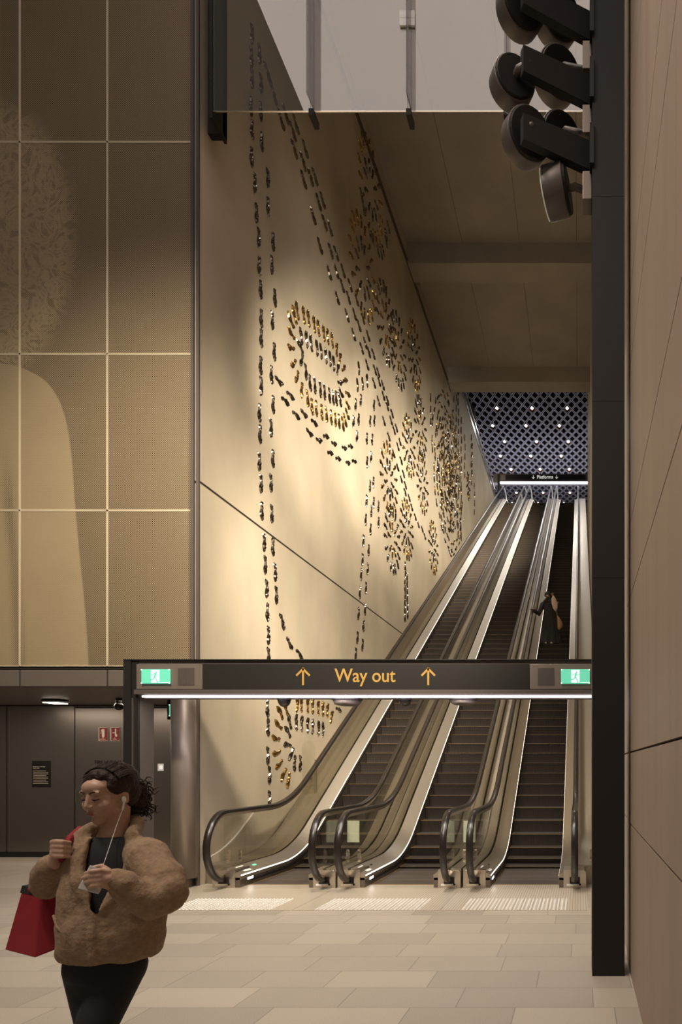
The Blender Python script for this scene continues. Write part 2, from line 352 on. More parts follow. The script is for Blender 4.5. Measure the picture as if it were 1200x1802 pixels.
# right wall near the camera: panel rows with open joints
mb = MB()
zs = [0.0, 1.285, 1.905, 3.24, 3.875, 5.235, 5.86, 7.22, 7.85, 9.2, 9.83, 11.2, 11.8, 13.2, 13.8, 15.4]
row_j = [(4.43, 3.86, 2.6), (4.74, 3.65, 2.9), (3.89, 3.30, 2.4), (4.3, 3.55, 2.5), (4.9, 3.09, 2.3), (5.03, 4.1, 2.83)]
for i in range(len(zs) - 1):
    z0 = zs[i] + (0.006 if i else 0.0); z1 = zs[i + 1] - 0.008
    ys = [-2.0] + sorted(row_j[i % 6]) + [6.28]
    for a, b in zip(ys, ys[1:]): mb.box(XR, XR + 0.06, a + 0.0012, b - 0.0012, z0, z1)
mb.box(XR + 0.03, XR + 0.3, -2, 6.26, 0, 15.4, 1)
struct('wall_right', mb, ['rwall', 'dark'])
mb = MB()
for z0, z1 in ((0, 1.285), (1.30, 1.90), (1.915, 19.5)): mb.box(XR + 0.02, XR + 0.3, 6.42, 29.5, z0, z1)
mb.box(XR + 0.02, XR + 0.3, 29.5, 37, 8, 25)
mb.box(XR + 0.06, XR + 0.3, 6.2, 6.42, 0, 19, 1)
struct('wall_shaft_right', mb, ['concrete', 'dark'])
# upper concourse
struct('floor_upper', MB().box(-16, 1.4, 47.6, 64, 19.8, 20.09).box(-16, XW - 0.35, 30, 47.6, 19.6, 19.9), 'soffit')
struct('wall_upper_right', MB().box(1.0, 1.3, 37, 64, 19.9, 25.2), 'concrete')
struct('wall_upper_back', MB().box(-16, 1.4, 64, 64.3, 19.9, 25.2), 'bronze2')
# diamond ceiling
zc = 25.03; pw = 0.569; ph = 1.138
mb = MB(); mb.box(-16, 1.4, 30.4, 64, zc + 0.45, zc + 0.5, 1)
def ring(cx, cy, s0, s1, z, dz, mi):
    a = [(cx - pw / 2 * s0, cy), (cx, cy - ph / 2 * s0), (cx + pw / 2 * s0, cy), (cx, cy + ph / 2 * s0)]
    b = [(cx - pw / 2 * s1, cy), (cx, cy - ph / 2 * s1), (cx + pw / 2 * s1, cy), (cx, cy + ph / 2 * s1)]
    vs = [(x, y, z) for x, y in a] + [(x, y, z) for x, y in b] + [(x, y, z + dz) for x, y in b]
    fs = [(i, (i + 1) % 4, 4 + (i + 1) % 4, 4 + i) for i in range(4)]
    mb.add(vs, fs, mi); mb.add(vs, [(4 + i, 4 + (i + 1) % 4, 8 + (i + 1) % 4, 8 + i) for i in range(4)], 1)
x0 = -5.33 ; y0 = 44.40
for j in range(-10, 30):
    for i in range(-20, 12):
        cx = x0 + (i + 0.5 * (j % 2)) * pw; cy = y0 + j * ph / 2
        if cx > 1.0 or cx < -13 or cy < 40.5 or cy > 62: continue
        ring(cx, cy, 0.86, 0.76, zc, 0.4, 0)
struct('ceiling_upper', mb, ['gridwhite', 'brown'])
# luminous concourse ceiling (seen mirrored in the baffle glass)
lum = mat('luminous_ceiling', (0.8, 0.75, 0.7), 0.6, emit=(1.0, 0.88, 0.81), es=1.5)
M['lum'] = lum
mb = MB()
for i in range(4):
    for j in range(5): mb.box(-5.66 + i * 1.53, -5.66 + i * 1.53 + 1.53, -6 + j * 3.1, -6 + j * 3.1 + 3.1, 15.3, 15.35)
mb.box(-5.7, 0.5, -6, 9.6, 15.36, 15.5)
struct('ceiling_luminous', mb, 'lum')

# ------------------------------------------------------------------ facade and recess at left
fz = [3.276, 5.61, 7.95, 11.12, 14.6]; fx = [-15.0, -13.6, -12.29, -10.98, -9.67, -8.364, -7.055, -5.763]
fac = empty('wall_facade', None, None, (-9, 10.3, 3.276)); fac['kind'] = 'structure'
for i in range(len(fx) - 1):
    for k in range(4):
        p = part(fac, 'perforated_panel', MB().box(fx[i] + 0.004, fx[i + 1] - 0.004, 10.20, 10.24, fz[k] + 0.004, fz[k + 1] - 0.004), 'facade')
        p.data.materials.append(M['creamline'])
        b = MB(); a0, a1, c0, c1 = fx[i] + 0.003, fx[i + 1] - 0.003, fz[k] + 0.003, fz[k + 1] - 0.003; t = 0.010
        b.box(a0, a0 + t, 10.193, 10.25, c0, c1).box(a1 - t, a1, 10.193, 10.25, c0, c1).box(a0, a1, 10.193, 10.25, c0, c0 + t).box(a0, a1, 10.193, 10.25, c1 - t, c1)
        part(fac, 'panel_rim', b, 'creamline')
# object-space texture in the facade must read world coordinates
for ch in list(fac.children):
    l = fac.location; ch.data.transform(Matrix.Translation(l)); ch.location = -l
struct('trim_6', MB().box(-16, -5.76, 10.26, 10.4, 3.2, 14.7).box(-16, -5.76, 10.22, 10.4, 3.24, 3.27), 'dark')
mb = MB()
for a, b in zip(fx, fx[1:]): mb.box(a + 0.012, b - 0.012, 10.2, 10.32, 2.985, 3.225)
mb.box(-16, -5.75, 10.23, 10.4, 2.99, 3.22, 1)
struct('trim_7', mb, ['bronze2', 'dark'])
struct('ceiling_recess', MB().box(-16, -5.75, 10.3, 13.5, 2.99, 3.1), 'bronze2')
mb = MB()
bj = [-15.5, -13.0, -11.27, -9.93, -7.0, -5.75]
for a, b in zip(bj, bj[1:]): mb.box(a + 0.01, b - 0.01, 13.43, 13.5, 0.10, 2.97)
mb.box(-16, -5.7, 13.46, 13.6, 0, 3.0, 1).box(-9.92, -5.75, 13.40, 13.43, 2.93, 2.96, 1)
wrec = struct('wall_recess', mb, ['recess', 'dark'])
struct('baseboard_recess', MB().box(-16, -5.7, 13.40, 13.46, 0, 0.09), 'black')
struct('wall_recess_side', MB().box(-5.90, XW - 0.36, 10.4, 13.5, 0, 3.1), 'bronze2')

def clad_column():
    r = empty('steel_column', 'rounded steel column at the corner of the tall concrete wall', 'column', (-5.86, 10.12, 0))
    o = part(r, 'shaft', MB().tube([(-5.86, 10.12, 0.13), (-5.86, 10.12, 3.2)], 0.175, 32, caps=False), 'bronze2', True)
    part(r, 'plinth', MB().box(-5.99, -5.74, 10.02, 10.2, 0, 0.13), 'steeldark')
    part(r, 'edge_strip', MB().box(-5.70, -5.682, 10.12, 10.2, 0.13, 3.2), 'steel')
clad_column()

def black_column():
    r = empty('dark_column', 'tall black steel column standing in front of the right wall', 'column', (0.24, 5.95, 0))
    part(r, 'shaft', MB().box(0.111, 0.386, 5.79, 6.12, 0.0, 3.38).box(0.111, 0.386, 5.79, 6.12, 3.383, 4.88).box(0.111, 0.386, 5.79, 6.12, 4.883, 6.62).box(0.111, 0.386, 5.79, 6.12, 6.623, 15.2), 'black')
black_column()

# floodlights on the column
def cyl_between(mb, a, b, r0, r1=None, n=28, mi=0):
    a = Vector(a); b = Vector(b); r1 = r0 if r1 is None else r1; t = (b - a).normalized()
    u = t.cross(Vector((0, 0, 1)))
    if u.length < 1e-3: u = Vector((1, 0, 0))
    u.normalize(); v = t.cross(u)
    rg = lambda p, r: [p + (u * math.cos(2 * math.pi * k / n) + v * math.sin(2 * math.pi * k / n)) * r for k in range(n)]
    return mb.loft([rg(a, r0), rg(b, r1)], True, mi)
def floodlight(px, py, Y, aim, rad, mount, label, depth=0.17):
    back = P3(px, py, Y); aim = Vector(aim).normalized()
    r = empty('floodlight', label, 'floodlight', back, 'floodlights on the black column')
    front = back + aim * depth
    h = MB(); cyl_between(h, back + aim * 0.02, front, rad, rad * 1.0); o = part(r, 'housing', h, 'bronze', True); bevel(o, 0.008); 
    h = MB(); cyl_between(h, back - aim * 0.004, back + aim * 0.022, rad * 0.9, rad * 0.94); bevel(part(r, 'back_plate', h, 'black'), 0.006)
    h = MB(); cyl_between(h, front, front + aim * 0.012, rad * 0.93); part(r, 'lens', h, 'frost')
    m = Vector(mount); h = MB(); k = back + (m - back) * 0.0 - aim * 0.06
    h.tube([back - aim * 0.0, k, k + (m - k) * 0.35, m], [0.03, 0.032, 0.03, 0.03], 12); part(r, 'yoke', h, 'bronze', True)
    return r
def arm(zc_, label):
    # arm runs from the column's left face toward the camera side
    a = Vector((0.12, 5.93, zc_)); b = Vector((-0.475, 5.64, zc_)); t = (b - a).normalized(); n = Vector((-t.y, t.x, 0))
    r = empty('lamp_bracket', label, 'bracket', a, 'arms on the black column')
    h = MB(); rings = []
    for s_, hh in ((0.0, 0.10), (0.05, 0.125), (0.66, 0.108)):
        p = a + t * s_
        rings.append([p + n * 0.035 + Vector((0, 0, hh)), p - n * 0.035 + Vector((0, 0, hh)), p - n * 0.035 - Vector((0, 0, hh)), p + n * 0.035 - Vector((0, 0, hh))])
    h.loft(rings); part(r, 'bar', h, 'black')
    h = MB(); q = a + t * 0.1; q2 = a + t * 0.55
    h.loft([[q - n * 0.042 + Vector((0, 0, 0.05)), q - n * 0.03 + Vector((0, 0, 0.05)), q - n * 0.03 + Vector((0, 0, 0.025)), q - n * 0.042 + Vector((0, 0, 0.025))],
            [q2 - n * 0.042 + Vector((0, 0, 0.05)), q2 - n * 0.03 + Vector((0, 0, 0.05)), q2 - n * 0.03 + Vector((0, 0, 0.025)), q2 - n * 0.042 + Vector((0, 0, 0.025))]]); part(r, 'slot', h, 'dark')
    part(r, 'end_plate', MB().box(0.09, 0.125, 5.76, 6.02, zc_ - 0.17, zc_ + 0.17), 'black')
    return a, b
for i, (py, nm) in enumerate(((258, 'lowest'), (142, 'middle'), (27, 'topmost'))):
    z = Z_(py, 5.8); arm(z, 'black angled lamp arm on the column, %s of the three' % nm)
hang = (-0.35, 5.5)
aimd = (-0.45, 0.70, -0.62)
AIM = (-.50, .84, .20)
floodlight(934, 232, 5.78, AIM, 0.205, (-0.40, 5.66, Z_(222, 5.66)), 'round black floodlight hung from the end of the lowest arm')
floodlight(908, 132, 5.74, (-.40, .80, .05), 0.185, (-0.42, 5.66, Z_(112, 5.66)), 'round black floodlight hung from the end of the middle arm')
floodlight(924, 2, 5.74, AIM, 0.20, (-0.40, 5.66, Z_(-5, 5.66)), 'round black floodlight hung from the end of the topmost arm')
floodlight(990, 236, 6.20, AIM, 0.20, (0.08, 6.05, Z_(228, 6.0)), 'floodlight behind the lowest arm, fixed to the column')
floodlight(988, 124, 6.20, AIM, 0.215, (0.08, 6.05, Z_(115, 6.0)), 'floodlight behind the middle arm, fixed to the column')
floodlight(988, 20, 6.20, AIM, 0.215, (0.08, 6.05, Z_(20, 6.0)), 'floodlight behind the topmost arm, fixed to the column')
floodlight(1000, 332, 5.95, (-0.98, 0.20, -.10), 0.20, (0.07, 5.98, Z_(332, 5.95)), 'lowest floodlight, turned sideways on the column by itself', 0.20)
for py in (104, 216, 332):
    tag(bevel(MB().box(0.03, 0.108, 5.86, 6.04, Z_(py, 5.9) - 0.12, Z_(py, 5.9) + 0.12).build('lamp_driver_box', 'steeldark'), 0.004), 'small dark driver box on the left face of the column, by the %s floodlight' % {104: 'middle', 216: 'second lowest', 332: 'lowest'}[py], 'box', 'driver boxes on the black column')

# ------------------------------------------------------------------ smoke baffle glass
YG = 10.1
gz = Z_(195, YG)
gb = empty('glass_baffle', 'hanging glass smoke baffle across the top, reflecting the bright ceiling', 'glass screen', (-2.5, YG, gz))
gx = [-5.42, -3.98, -2.54, -1.10, 0.34]
for a, b in zip(gx, gx[1:]): part(gb, 'glass_pane', MB().box(a + 0.004, b - 0.004, YG, YG + 0.012, gz, 14.9), 'glass2')
part(gb, 'bottom_edge', MB().box(-5.42, 0.34, YG - 0.002, YG + 0.014, gz - 0.012, gz), 'steel2')
for x in gx[1:4]:
    xf = x + .05
    part(gb, 'glass_fin', MB().box(xf - 0.010, xf + 0.010, YG - .25, YG - 0.002, gz + 0.02, 14.9), 'glassdark')
    part(gb, 'fin_bracket', MB().box(x - 0.02, x + 0.05, YG - 0.02, YG + 0.22, gz - 0.075, gz + 0.02), 'black')
part(gb, 'steel_channel', MB().box(-5.47, -5.43, YG - 0.01, YG + 0.42, Z_(208, YG), 14.9).box(-5.66, -5.43, YG + 0.30, YG + 0.42, Z_(208, YG) + 0.05, 14.9), 'black')
mb = MB(); cx = X_(717, YG); cz = Z_(35, YG)
for sx in (-1, 1):
    for sz in (-1, 1): mb.box(cx + sx * 0.057 - 0.054, cx + sx * 0.057 + 0.054, YG - 0.03, YG - 0.002, cz + sz * 0.057 - 0.054, cz + sz * 0.057 + 0.054)
part(gb, 'patch_fitting', mb, 'white')

# ------------------------------------------------------------------ way out portal
YP = 9.15; k = YP / F
def px2(px0, px1, py0, py1): return X_(px0, YP), X_(px1, YP), Z_(py1, YP), Z_(py0, YP)
por = empty('portal_frame', 'dark steel portal frame spanning the escalators, carrying the way out sign', 'portal', (-2.9, YP + 0.2, 0))
a, b, z0, z1 = px2(217, 1057, 1160, 1228)
part(por, 'beam', MB().box(a + 0.02, b, YP + 0.03, YP + 0.45, z0 + 0.02, z1 - 0.01), 'bronze')
part(por, 'beam_cap', MB().box(a, b, YP - 0.005, YP + 0.46, z1 - 0.014, z1), 'black')
part(por, 'beam_lip', MB().box(X_(238, YP), b, YP - 0.03, YP + 0.03, Z_(1222, YP), Z_(1214, YP)), 'bronze')
part(por, 'post', MB().box(a, X_(230, YP), YP, YP + 0.40, 0, z1 - 0.014).box(X_(230, YP), X_(241, YP), YP + 0.02, YP + 0.06, 0, z1 - 0.02), 'black')
part(por, 'post_reveal', MB().box(X_(230, YP), X_(236.5, YP), YP + 0.03, YP + 0.42, 0, z0 + 0.05), 'bronze')
part(por, 'guide_rail', MB().box(X_(231, YP), X_(234, YP), YP + 0.005, YP + 0.02, 0, z0), 'steel')
part(por, 'post', MB().box(X_(1057, YP), X_(1070, YP), YP, YP + 0.40, 0, z1 - 0.014), 'black')
for p0, p1 in ((252, 646), (648, 1057)):
    part(por, 'light_strip', MB().box(X_(p0, YP), X_(p1, YP), YP - 0.025, YP + 0.05, Z_(1227.3, YP), Z_(1224.3, YP)), 'led')
area('portal_strip_light', (-2.8, YP + 0.02, 2.68), (-2.8, YP + 0.02, 0), 60, 5.9, 0.06, (1.0, 0.92, 0.86))
# end panels with speaker grille and exit sign
def exit_sign(cx, cz, Y, s, label, parent_group='exit signs on the portal beam'):
    r = empty('exit_sign', label, 'exit sign', (cx, Y, cz), parent_group)
    bevel(part(r, 'housing', MB().box(cx - .5 * s, cx + .5 * s, Y, Y + 0.03, cz - .25 * s, cz + .25 * s), 'green'), 0.01)
    part(r, 'door_symbol', MB().box(cx - .14 * s, cx + .14 * s, Y - 0.004, Y, cz - .22 * s, cz + .22 * s), 'exitwhite')
    y = Y - 0.008; m = MB(); q = lambda u, v: (cx + u * s, y, cz + v * s)
    m.ell(q(.045, .145), (.03 * s, .004, .03 * s))
    for pts, rr in (([(.02, .10), (-.01, -.02)], .03), ([(-.01, -.02), (.05, -.11), (.08, -.20)], .02), ([(-.01, -.02), (-.06, -.10), (-.15, -.11)], .02), ([(.02, .09), (-.07, .08), (-.10, .02)], .014), ([(.02, .09), (.08, .04), (.13, .05)], .014)):
        m.tube([q(*p) for p in pts], rr * s, 8)
    part(r, 'running_figure', m, 'green')
    m = MB()
    for u in (-.48, .48):
        for v in (-.23, .23): m.box(cx + u * s - .02 * s, cx + u * s + .02 * s, Y - .003, Y, cz + v * s - .02 * s, cz + v * s + .02 * s)
    m.box(cx + .17 * s, cx + .46 * s, Y - .003, Y, cz - .225 * s, cz - .205 * s)
    part(r, 'corner_clip', m, 'exitwhite')
    return r
for p0, p1, pg, ps, nm in ((241, 357, 328.5, 277, 'left'), (932, 1048, 961, 1012.5, 'right')):
    a, b, z0_, z1_ = px2(p0, p1, 1169, 1213)
    bevel(part(por, 'end_panel', MB().box(a, b, YP - 0.012, YP + 0.03, z0_, z1_), 'bronze2'), 0.003)
    a, b, z0_, z1_ = px2(pg - 14.5, pg + 14.5, 1176, 1206)
    m = MB().box(a, b, YP - 0.016, YP - 0.012, z0_, z1_)
    for i in range(14):
        xx = a + (b - a) * (i + .5) / 14; m.box(xx - .003, xx + .003, YP - 0.019, YP - 0.016, z0_, z1_)
    part(por, 'speaker_grille', m, 'bronze')
    exit_sign(X_(ps, YP), Z_(1191, YP), YP - 0.045, 50.5 * k, 'lit green running man exit sign at the %s end of the portal beam' % nm)
# sign panel
a, b, z0_, z1_ = px2(358, 931, 1169, 1214)
ws = empty('way_out_sign', 'long black way out sign with yellow letters and two up arrows on the portal beam', 'sign', ((a + b) / 2, YP, z0_))
part(ws, 'sign_panel', MB().box(a, b, YP - 0.014, YP + 0.03, z0_, z1_), 'black')
text_mesh('Way out', 33.5 * k, 'yellow', ws, (X_(643, YP), YP - 0.016, Z_(1190, YP)), sx=0.89, bold=0.0022)
def arrow(parent, px, py, Y, sz, matn, up=True, yoff=-0.016):
    s = sz * Y / F; cx = X_(px, Y); cz = Z_(py, Y); d = 1 if up else -1; t = 0.055 * s * 2; y0_, y1_ = Y + yoff - .001, Y + yoff + .002
    m = MB().box(cx - t / 2, cx + t / 2, y0_, y1_, cz - .5 * s, cz + .5 * s)
    for sx in (-1, 1):
        p = [(cx, cz + d * .5 * s), (cx + sx * .42 * s, cz + d * .08 * s), (cx + sx * .42 * s - sx * t * .72, cz + d * .08 * s - d * t * .72 + 0 * s), (cx, cz + d * (.5 * s) - d * t * 1.45)]
        m.prism(p, 'y', y0_, y1_)
    part(parent, 'arrow', m, matn)
arrow(ws, 534, 1190.5, YP, 31, 'yellow'); arrow(ws, 754, 1190.5, YP, 31, 'yellow')
def dome(px, r, h, Y, label, wide=False):
    z = Z_(1228.5, YP)
    o = empty('ceiling_camera' if not wide else 'dome_speaker', label, 'camera' if not wide else 'speaker', (X_(px, Y), Y, z), 'domes under the portal beam')
    m = MB(); rings = []
    for t in range(7):
        a_ = R(t * 90 / 6.3); rr = r * (math.cos(a_) if not wide else math.cos(a_) ** 0.5); rings.append([(X_(px, Y) + rr * math.cos(j * R(15)), Y + rr * math.sin(j * R(15)), z - h * math.sin(a_)) for j in range(24)])
    m.loft(rings); part(o, 'dome', m, 'rubber' if not wide else 'bronze', True)
    part(o, 'collar', MB().tube([(X_(px, Y), Y, z + 0.03), (X_(px, Y), Y, z - 0.004)], r * 1.06, 24, caps=False), 'bronze')
dome(500, 0.085, 0.10, 9.4, 'small dark camera dome under the beam, nearer its left end')
dome(611, 0.19, 0.085, 9.4, 'wide grey dome under the middle of the beam, left of the middle camera dome', True)
dome(713, 0.085, 0.085, 9.4, 'small dark camera dome under the beam, between the two wide domes')
dome(816, 0.19, 0.075, 9.4, 'wide grey dome under the beam, nearer its right end', True)
o = exit_sign(X_(318, 12.0), Z_(1250, 12.0), 12.0, 0.42, 'lit green exit sign half hidden behind the steel column', 'exit signs')
part(o, 'frame', MB().box(o.location.x - .25, o.location.x + .25, 12.02, 12.08, o.location.z - .16, 2.99), 'black')

# ------------------------------------------------------------------ recess fittings
YB = 13.43
def flat(px0, px1, py0, py1, Y, t=0.01): return MB().box(X_(px0, Y), X_(px1, Y), Y - t, Y, Z_(py1, Y), Z_(py0, Y))
pl = empty('plaque', 'black information plaque on the brown metal wall', 'sign', (X_(73, YB), YB, Z_(1385, YB)))
part(pl, 'plate', flat(57, 89, 1339, 1385, YB - .002), 'black')
text_mesh('Footprints on Gadigal\nNura, 2023', 0.032, 'creamline', pl, (X_(59, YB), YB - .014, Z_(1350.5, YB)), sx=.85, align='LEFT', depth=.0005)
m = MB()
for i in range(9):
    y = 1356.5 + i * 2.75; m.add([(X_(59, YB), YB - .014, Z_(y + .45, YB)), (X_(86 if i % 3 else 82, YB), YB - .014, Z_(y + .45, YB)), (X_(86 if i % 3 else 82, YB), YB - .014, Z_(y - .45, YB)), (X_(59, YB), YB - .014, Z_(y - .45, YB))], [(0, 1, 2, 3)])
part(pl, 'text_lines', m, 'beige')
for px0, t1, nm in ((174.2, 'FIRE\nEXTINGUISHER', 'fire extinguisher'), (195, 'FIRE\nHOSE REEL', 'fire hose reel')):
    r = empty('safety_sign', 'small red %s sign on the brown metal wall' % nm, 'sign', (X_(px0 + 8, YB), YB, Z_(1304, YB)), 'red fire signs')
    part(r, 'plate', flat(px0, px0 + 15.8, 1280, 1304, YB - .002), 'creamline')
    part(r, 'red_field', flat(px0 + .7, px0 + 15.1, 1280.8, 1303.2, YB - .012, .003), 'red')
    cx = X_(px0 + 8.5, YB); zz = Z_(1289.5, YB); m = MB()
    if px0 < 180: m.tube([(cx, YB - .018, zz - .07), (cx, YB - .018, zz + .05)], .026, 10, flat=.2, up=Vector((0, 1, 0))).tube([(cx, YB - .018, zz + .07), (cx - .035, YB - .018, zz + .06), (cx - .045, YB - .018, zz - .02)], .006, 8)
    else: m.box(cx + .0, cx + .022, YB - .02, YB - .015, zz - .07, zz + .08).box(cx - .05, cx, YB - .02, YB - .015, zz - .008, zz + .006).box(cx + .022, cx + .04, YB - .02, YB - .015, zz - .08, zz - .03)
    part(r, 'symbol', m, 'creamline')
    text_mesh(t1, 0.022, 'creamline', r, (X_(px0 + 7.9, YB), YB - .017, Z_(1300, YB)), sx=.8, depth=.0005)
fh = empty('door_sign_lettering', 'black capital lettering on the hydrant cupboard door above her head', 'lettering', (X_(194, YB), YB, Z_(1346, YB)))
text_mesh('FIRE HYDRANT', 0.092, 'black', fh, (X_(194.5, YB), YB - .004, Z_(1341.5, YB)), bold=.001, depth=.002)
dh = MB().tube([(X_(135.5, YB), YB - .002, Z_(1391, YB)), (X_(135.5, YB), YB - .04, Z_(1391, YB)), (X_(135.5, YB), YB - .04, Z_(1410, YB)), (X_(135.5, YB), YB - .002, Z_(1410, YB))], .006, 8).build('door_handle', 'steel2', wrec)
lt = empty('ceiling_light', 'small oblong light under the low ceiling at left', 'light', (X_(97, 12.3), 12.3, 2.99))
bevel(part(lt, 'body', MB().box(X_(83, 12.3), X_(112, 12.3), 12.15, 12.45, 2.93, 2.985), 'black'), .02)
part(lt, 'diffuser', MB().box(X_(85, 12.3), X_(110, 12.3), 12.17, 12.43, 2.918, 2.93), 'ledwarm')
cd = empty('ceiling_camera', 'black dome camera beside the portal post at left', 'camera', (X_(209, 12), 12, 2.99))
part(cd, 'dome', MB().ell((X_(209, 12), 12, 2.84), (.075, .075, .07)), 'rubber', True)
part(cd, 'mount', MB().tube([(X_(209, 12), 12, 2.98), (X_(209, 12), 12, 2.88)], .05, 16, caps=False), 'black')
sw = empty('wall_switch', 'small white switch plate on the metal wall behind the portal post', 'switch', (X_(283, YB), YB, Z_(1356, YB)))
bevel(part(sw, 'plate', flat(278, 289, 1344, 1357, YB - .002, .012), 'white'), .003)
part(sw, 'button', flat(280.5, 286.5, 1347, 1354, YB - .014, .004), 'signwhite')

# ------------------------------------------------------------------ escalators
S30 = math.tan(R(30)); YA = 12.27; RISE = 20.0916; YT = YA + RISE / S30; RB = 3.0
tb = RB * math.tan(R(15))
def base(Y):
    if Y < YA - tb: return 0.0
    e = YA + tb * math.cos(R(30))
    if Y < e: return RB - math.sqrt(RB * RB - (Y - (YA - tb)) ** 2)
    e2 = YT - tb * math.cos(R(30))
    if Y < e2: return (Y - YA) * S30
    if Y < YT + tb: return RISE - (RB - math.sqrt(RB * RB - (YT + tb - Y) ** 2))
    return RISE
def ysamp(y0, y1):
    ys = [y0]
    for (a, b, n) in ((YA - tb, YA + tb, 14), (YT - tb, YT + tb, 10)):
        for i in range(n + 1):
            y = a + (b - a) * i / n
            if y0 < y < y1: ys.append(y)
    ys.append(y1); return ys
def sweep(mb, y0, y1, sec, mi=0, dz=0.0):       # sec: closed list of (x, n)
    return mb.loft([[(x, y, base(y) + n + dz) for x, n in sec] for y in ysamp(y0, y1)], True, mi)
def rect(x0, x1, n0, n1): return [(x0, n0), (x1, n0), (x1, n1), (x0, n1)]

# one shared step mesh: ribbed tread and curved riser with a yellow edge
def step_mesh():
    m = MB(); hw = 0.5; d = 0.4
    prof = [(0.0, 0.0), (0.012, -0.004)] + [(0.012 + 0.045 * math.sin(R(a)) , -0.23 * a / 90.0) for a in range(10, 91, 16)]
    back = [(d + 0.01, -0.23), (d + 0.01, 0.0)]
    m.loft([[(-hw, y, z) for y, z in prof + back], [(hw, y, z) for y, z in prof + back]], True, 0)
    m.box(-hw, hw, 0.01, .402, -0.002, 0.0008, 2)
    m.box(-hw, hw, -0.001, 0.014, -0.003, 0.0015, 1).box(-hw, -hw + .02, 0, d, 0, 0.0015, 1).box(hw - .02, hw, 0, d, 0, 0.0015, 1)
    o = m.build('step', ['riser', 'stepyellow', 'tread']); me = o.data; bpy.data.objects.remove(o); return me
STEP = step_mesh()
names = ('leftmost escalator, beside the tall concrete wall', 'middle escalator of the three, between two glass balustrades', 'rightmost escalator, carrying the woman in black')
YE = 48.9
for ei, cx in enumerate(EC):
    e = empty('escalator', names[ei], 'escalator', (cx, 10.0, 0), 'three long escalators')
    nst = 0; y = 10.30
    while y < 48.4 and nst < 99:
        s = bpy.data.objects.new('step', STEP); C.objects.link(s); s.parent = e; s.location = (0, y - 10.0, base(y)); y += 0.4; nst += 1
    for sg in (-1, 1):
        # skirt, deck and outer cladding
        m = MB(); sweep(m, 10.0, YE, rect(*sorted((cx + sg * .506, cx + sg * .57)), -.30, .15)); part(e, 'skirt_panel', m, 'steeldark')
        m = MB(); sweep(m, 10.02, YE, rect(*sorted((cx + sg * .498, cx + sg * .574)), .172, .190)); part(e, 'skirt_light', m, 'ledwarm')
        if sg == -1:
            pass
        m = MB(); sweep(m, 10.0, YE, [(cx + sg * .50, .196), (cx + sg * .715, .285), (cx + sg * .715, .10), (cx + sg * .50, .12)]); part(e, 'inner_deck', m, 'deck')
        m = MB(); sweep(m, 10.35, YE - .1, rect(*sorted((cx + sg * .497, cx + sg * .507)), .055, .085)); part(e, 'skirt_brush', m, 'black')
        ox = {(-1, 0): 1.19, (1, 2): 1.22}.get((sg, ei), HO - .002)
        m = MB(); sweep(m, 10.0 if ox < 1 else 10.35, YE, rect(*sorted((cx + sg * .755, cx + sg * ox)), .0, .285)); part(e, 'outer_deck', m, 'deck')
        m = MB(); sweep(m, 10.05, YE, rect(*sorted((cx + sg * .715, cx + sg * .755)), .0, .20)); part(e, 'glass_channel', m, 'dark')
        # newel box
        xa, xb = sorted((cx + sg * .57, cx + sg * (HO - .004)))
        m = MB().prism([(xa, 0), (xb, 0), (xb, .235 if sg > 0 else .265), (xb - .03 if sg > 0 else xb, .265), (xa + .03 if sg < 0 else xa, .265), (xa, .235 if sg < 0 else .265)], 'y', 9.98, 10.42)
        nb = bevel(part(e, 'newel_box', m, 'steel'), .006)
        rx = cx + sg * .735
        m = MB().box(rx - .075, rx + .075, 9.962, 10.0, .065, .165); part(e, 'handrail_inlet', m, 'black')
        m = MB(); cyl_between(m, (rx + .075, 9.972, .055), (rx + .075, 9.98, .055), .016, n=16); part(e, 'key_switch', m, 'black')
        part(e, 'maker_plate', MB().box(rx - .12, rx + .03, 9.975, 9.98, .035, .065), 'white' if sg > 0 else 'steel2')
        # sticker, green light, low lamp on the left-hand side deck
        if sg < 0:
            m = MB(); sl = (.285 - .196) / .215
            def dk(u0, u1, y0, y1): return [(cx - u, y, .196 + (u - .50) * sl + .003) for u, y in ((u0, y0), (u1, y0), (u1, y1), (u0, y1))]
            part(e, 'safety_sticker', MB().add(dk(.53, .68, 10.2, 10.42), [(0, 1, 2, 3)]), 'white')
            part(e, 'green_arrow_light', MB().add(dk(.60, .63, 10.62, 10.72), [(0, 1, 2, 3)]), 'greenled' if ei == 0 else 'black')
            bevel(part(e, 'step_lamp', MB().box(cx - .506, cx - .50, 10.23, 10.40, .085, .125), 'led'), .003)
        # glass panels
        ys = [9.55, 10.9, 12.35] + [12.35 + 2.4 * i for i in range(1, 15)] + [48.3]
        for a_, b_ in zip(ys, ys[1:]):
            m = MB()
            if a_ < 9.6:
                r_ = .46; cz = .60; pts = []
                for t in range(0, 13): an = R(100 + t * 160 / 12); pts.append((10.0 + r_ * math.cos(an) , cz + r_ * math.sin(an)))
                poly = [(b_ - .006, .2)] + [(b_ - .006, base(b_) + 1.06)] + pts
                poly = [(y, z) for y, z in poly if z > .1]
                m.prism(poly, 'x', rx - .005, rx + .005)
            else: 
                m.loft([[(x, y, base(y) + n) for x, n in rect(rx - .005, rx + .005, .2, 1.06)] for y in ysamp(a_ + .006, b_ - .006)])
            part(e, 'glass_panel', m, 'glass')
        # handrail with its steel guide, swept along the balustrade and round the newel
        path = []
        def addp(y, z, ty, tz): path.append((Vector((0, y, z)), Vector((0, ty, tz)).normalized()))
        r_ = .52; cz = 1.135 - r_
        for t in range(0, 19):
            an = R(262 - t * 172 / 18); addp(10.02 + r_ * math.cos(an), cz + r_ * math.sin(an), math.sin(an), -math.cos(an))
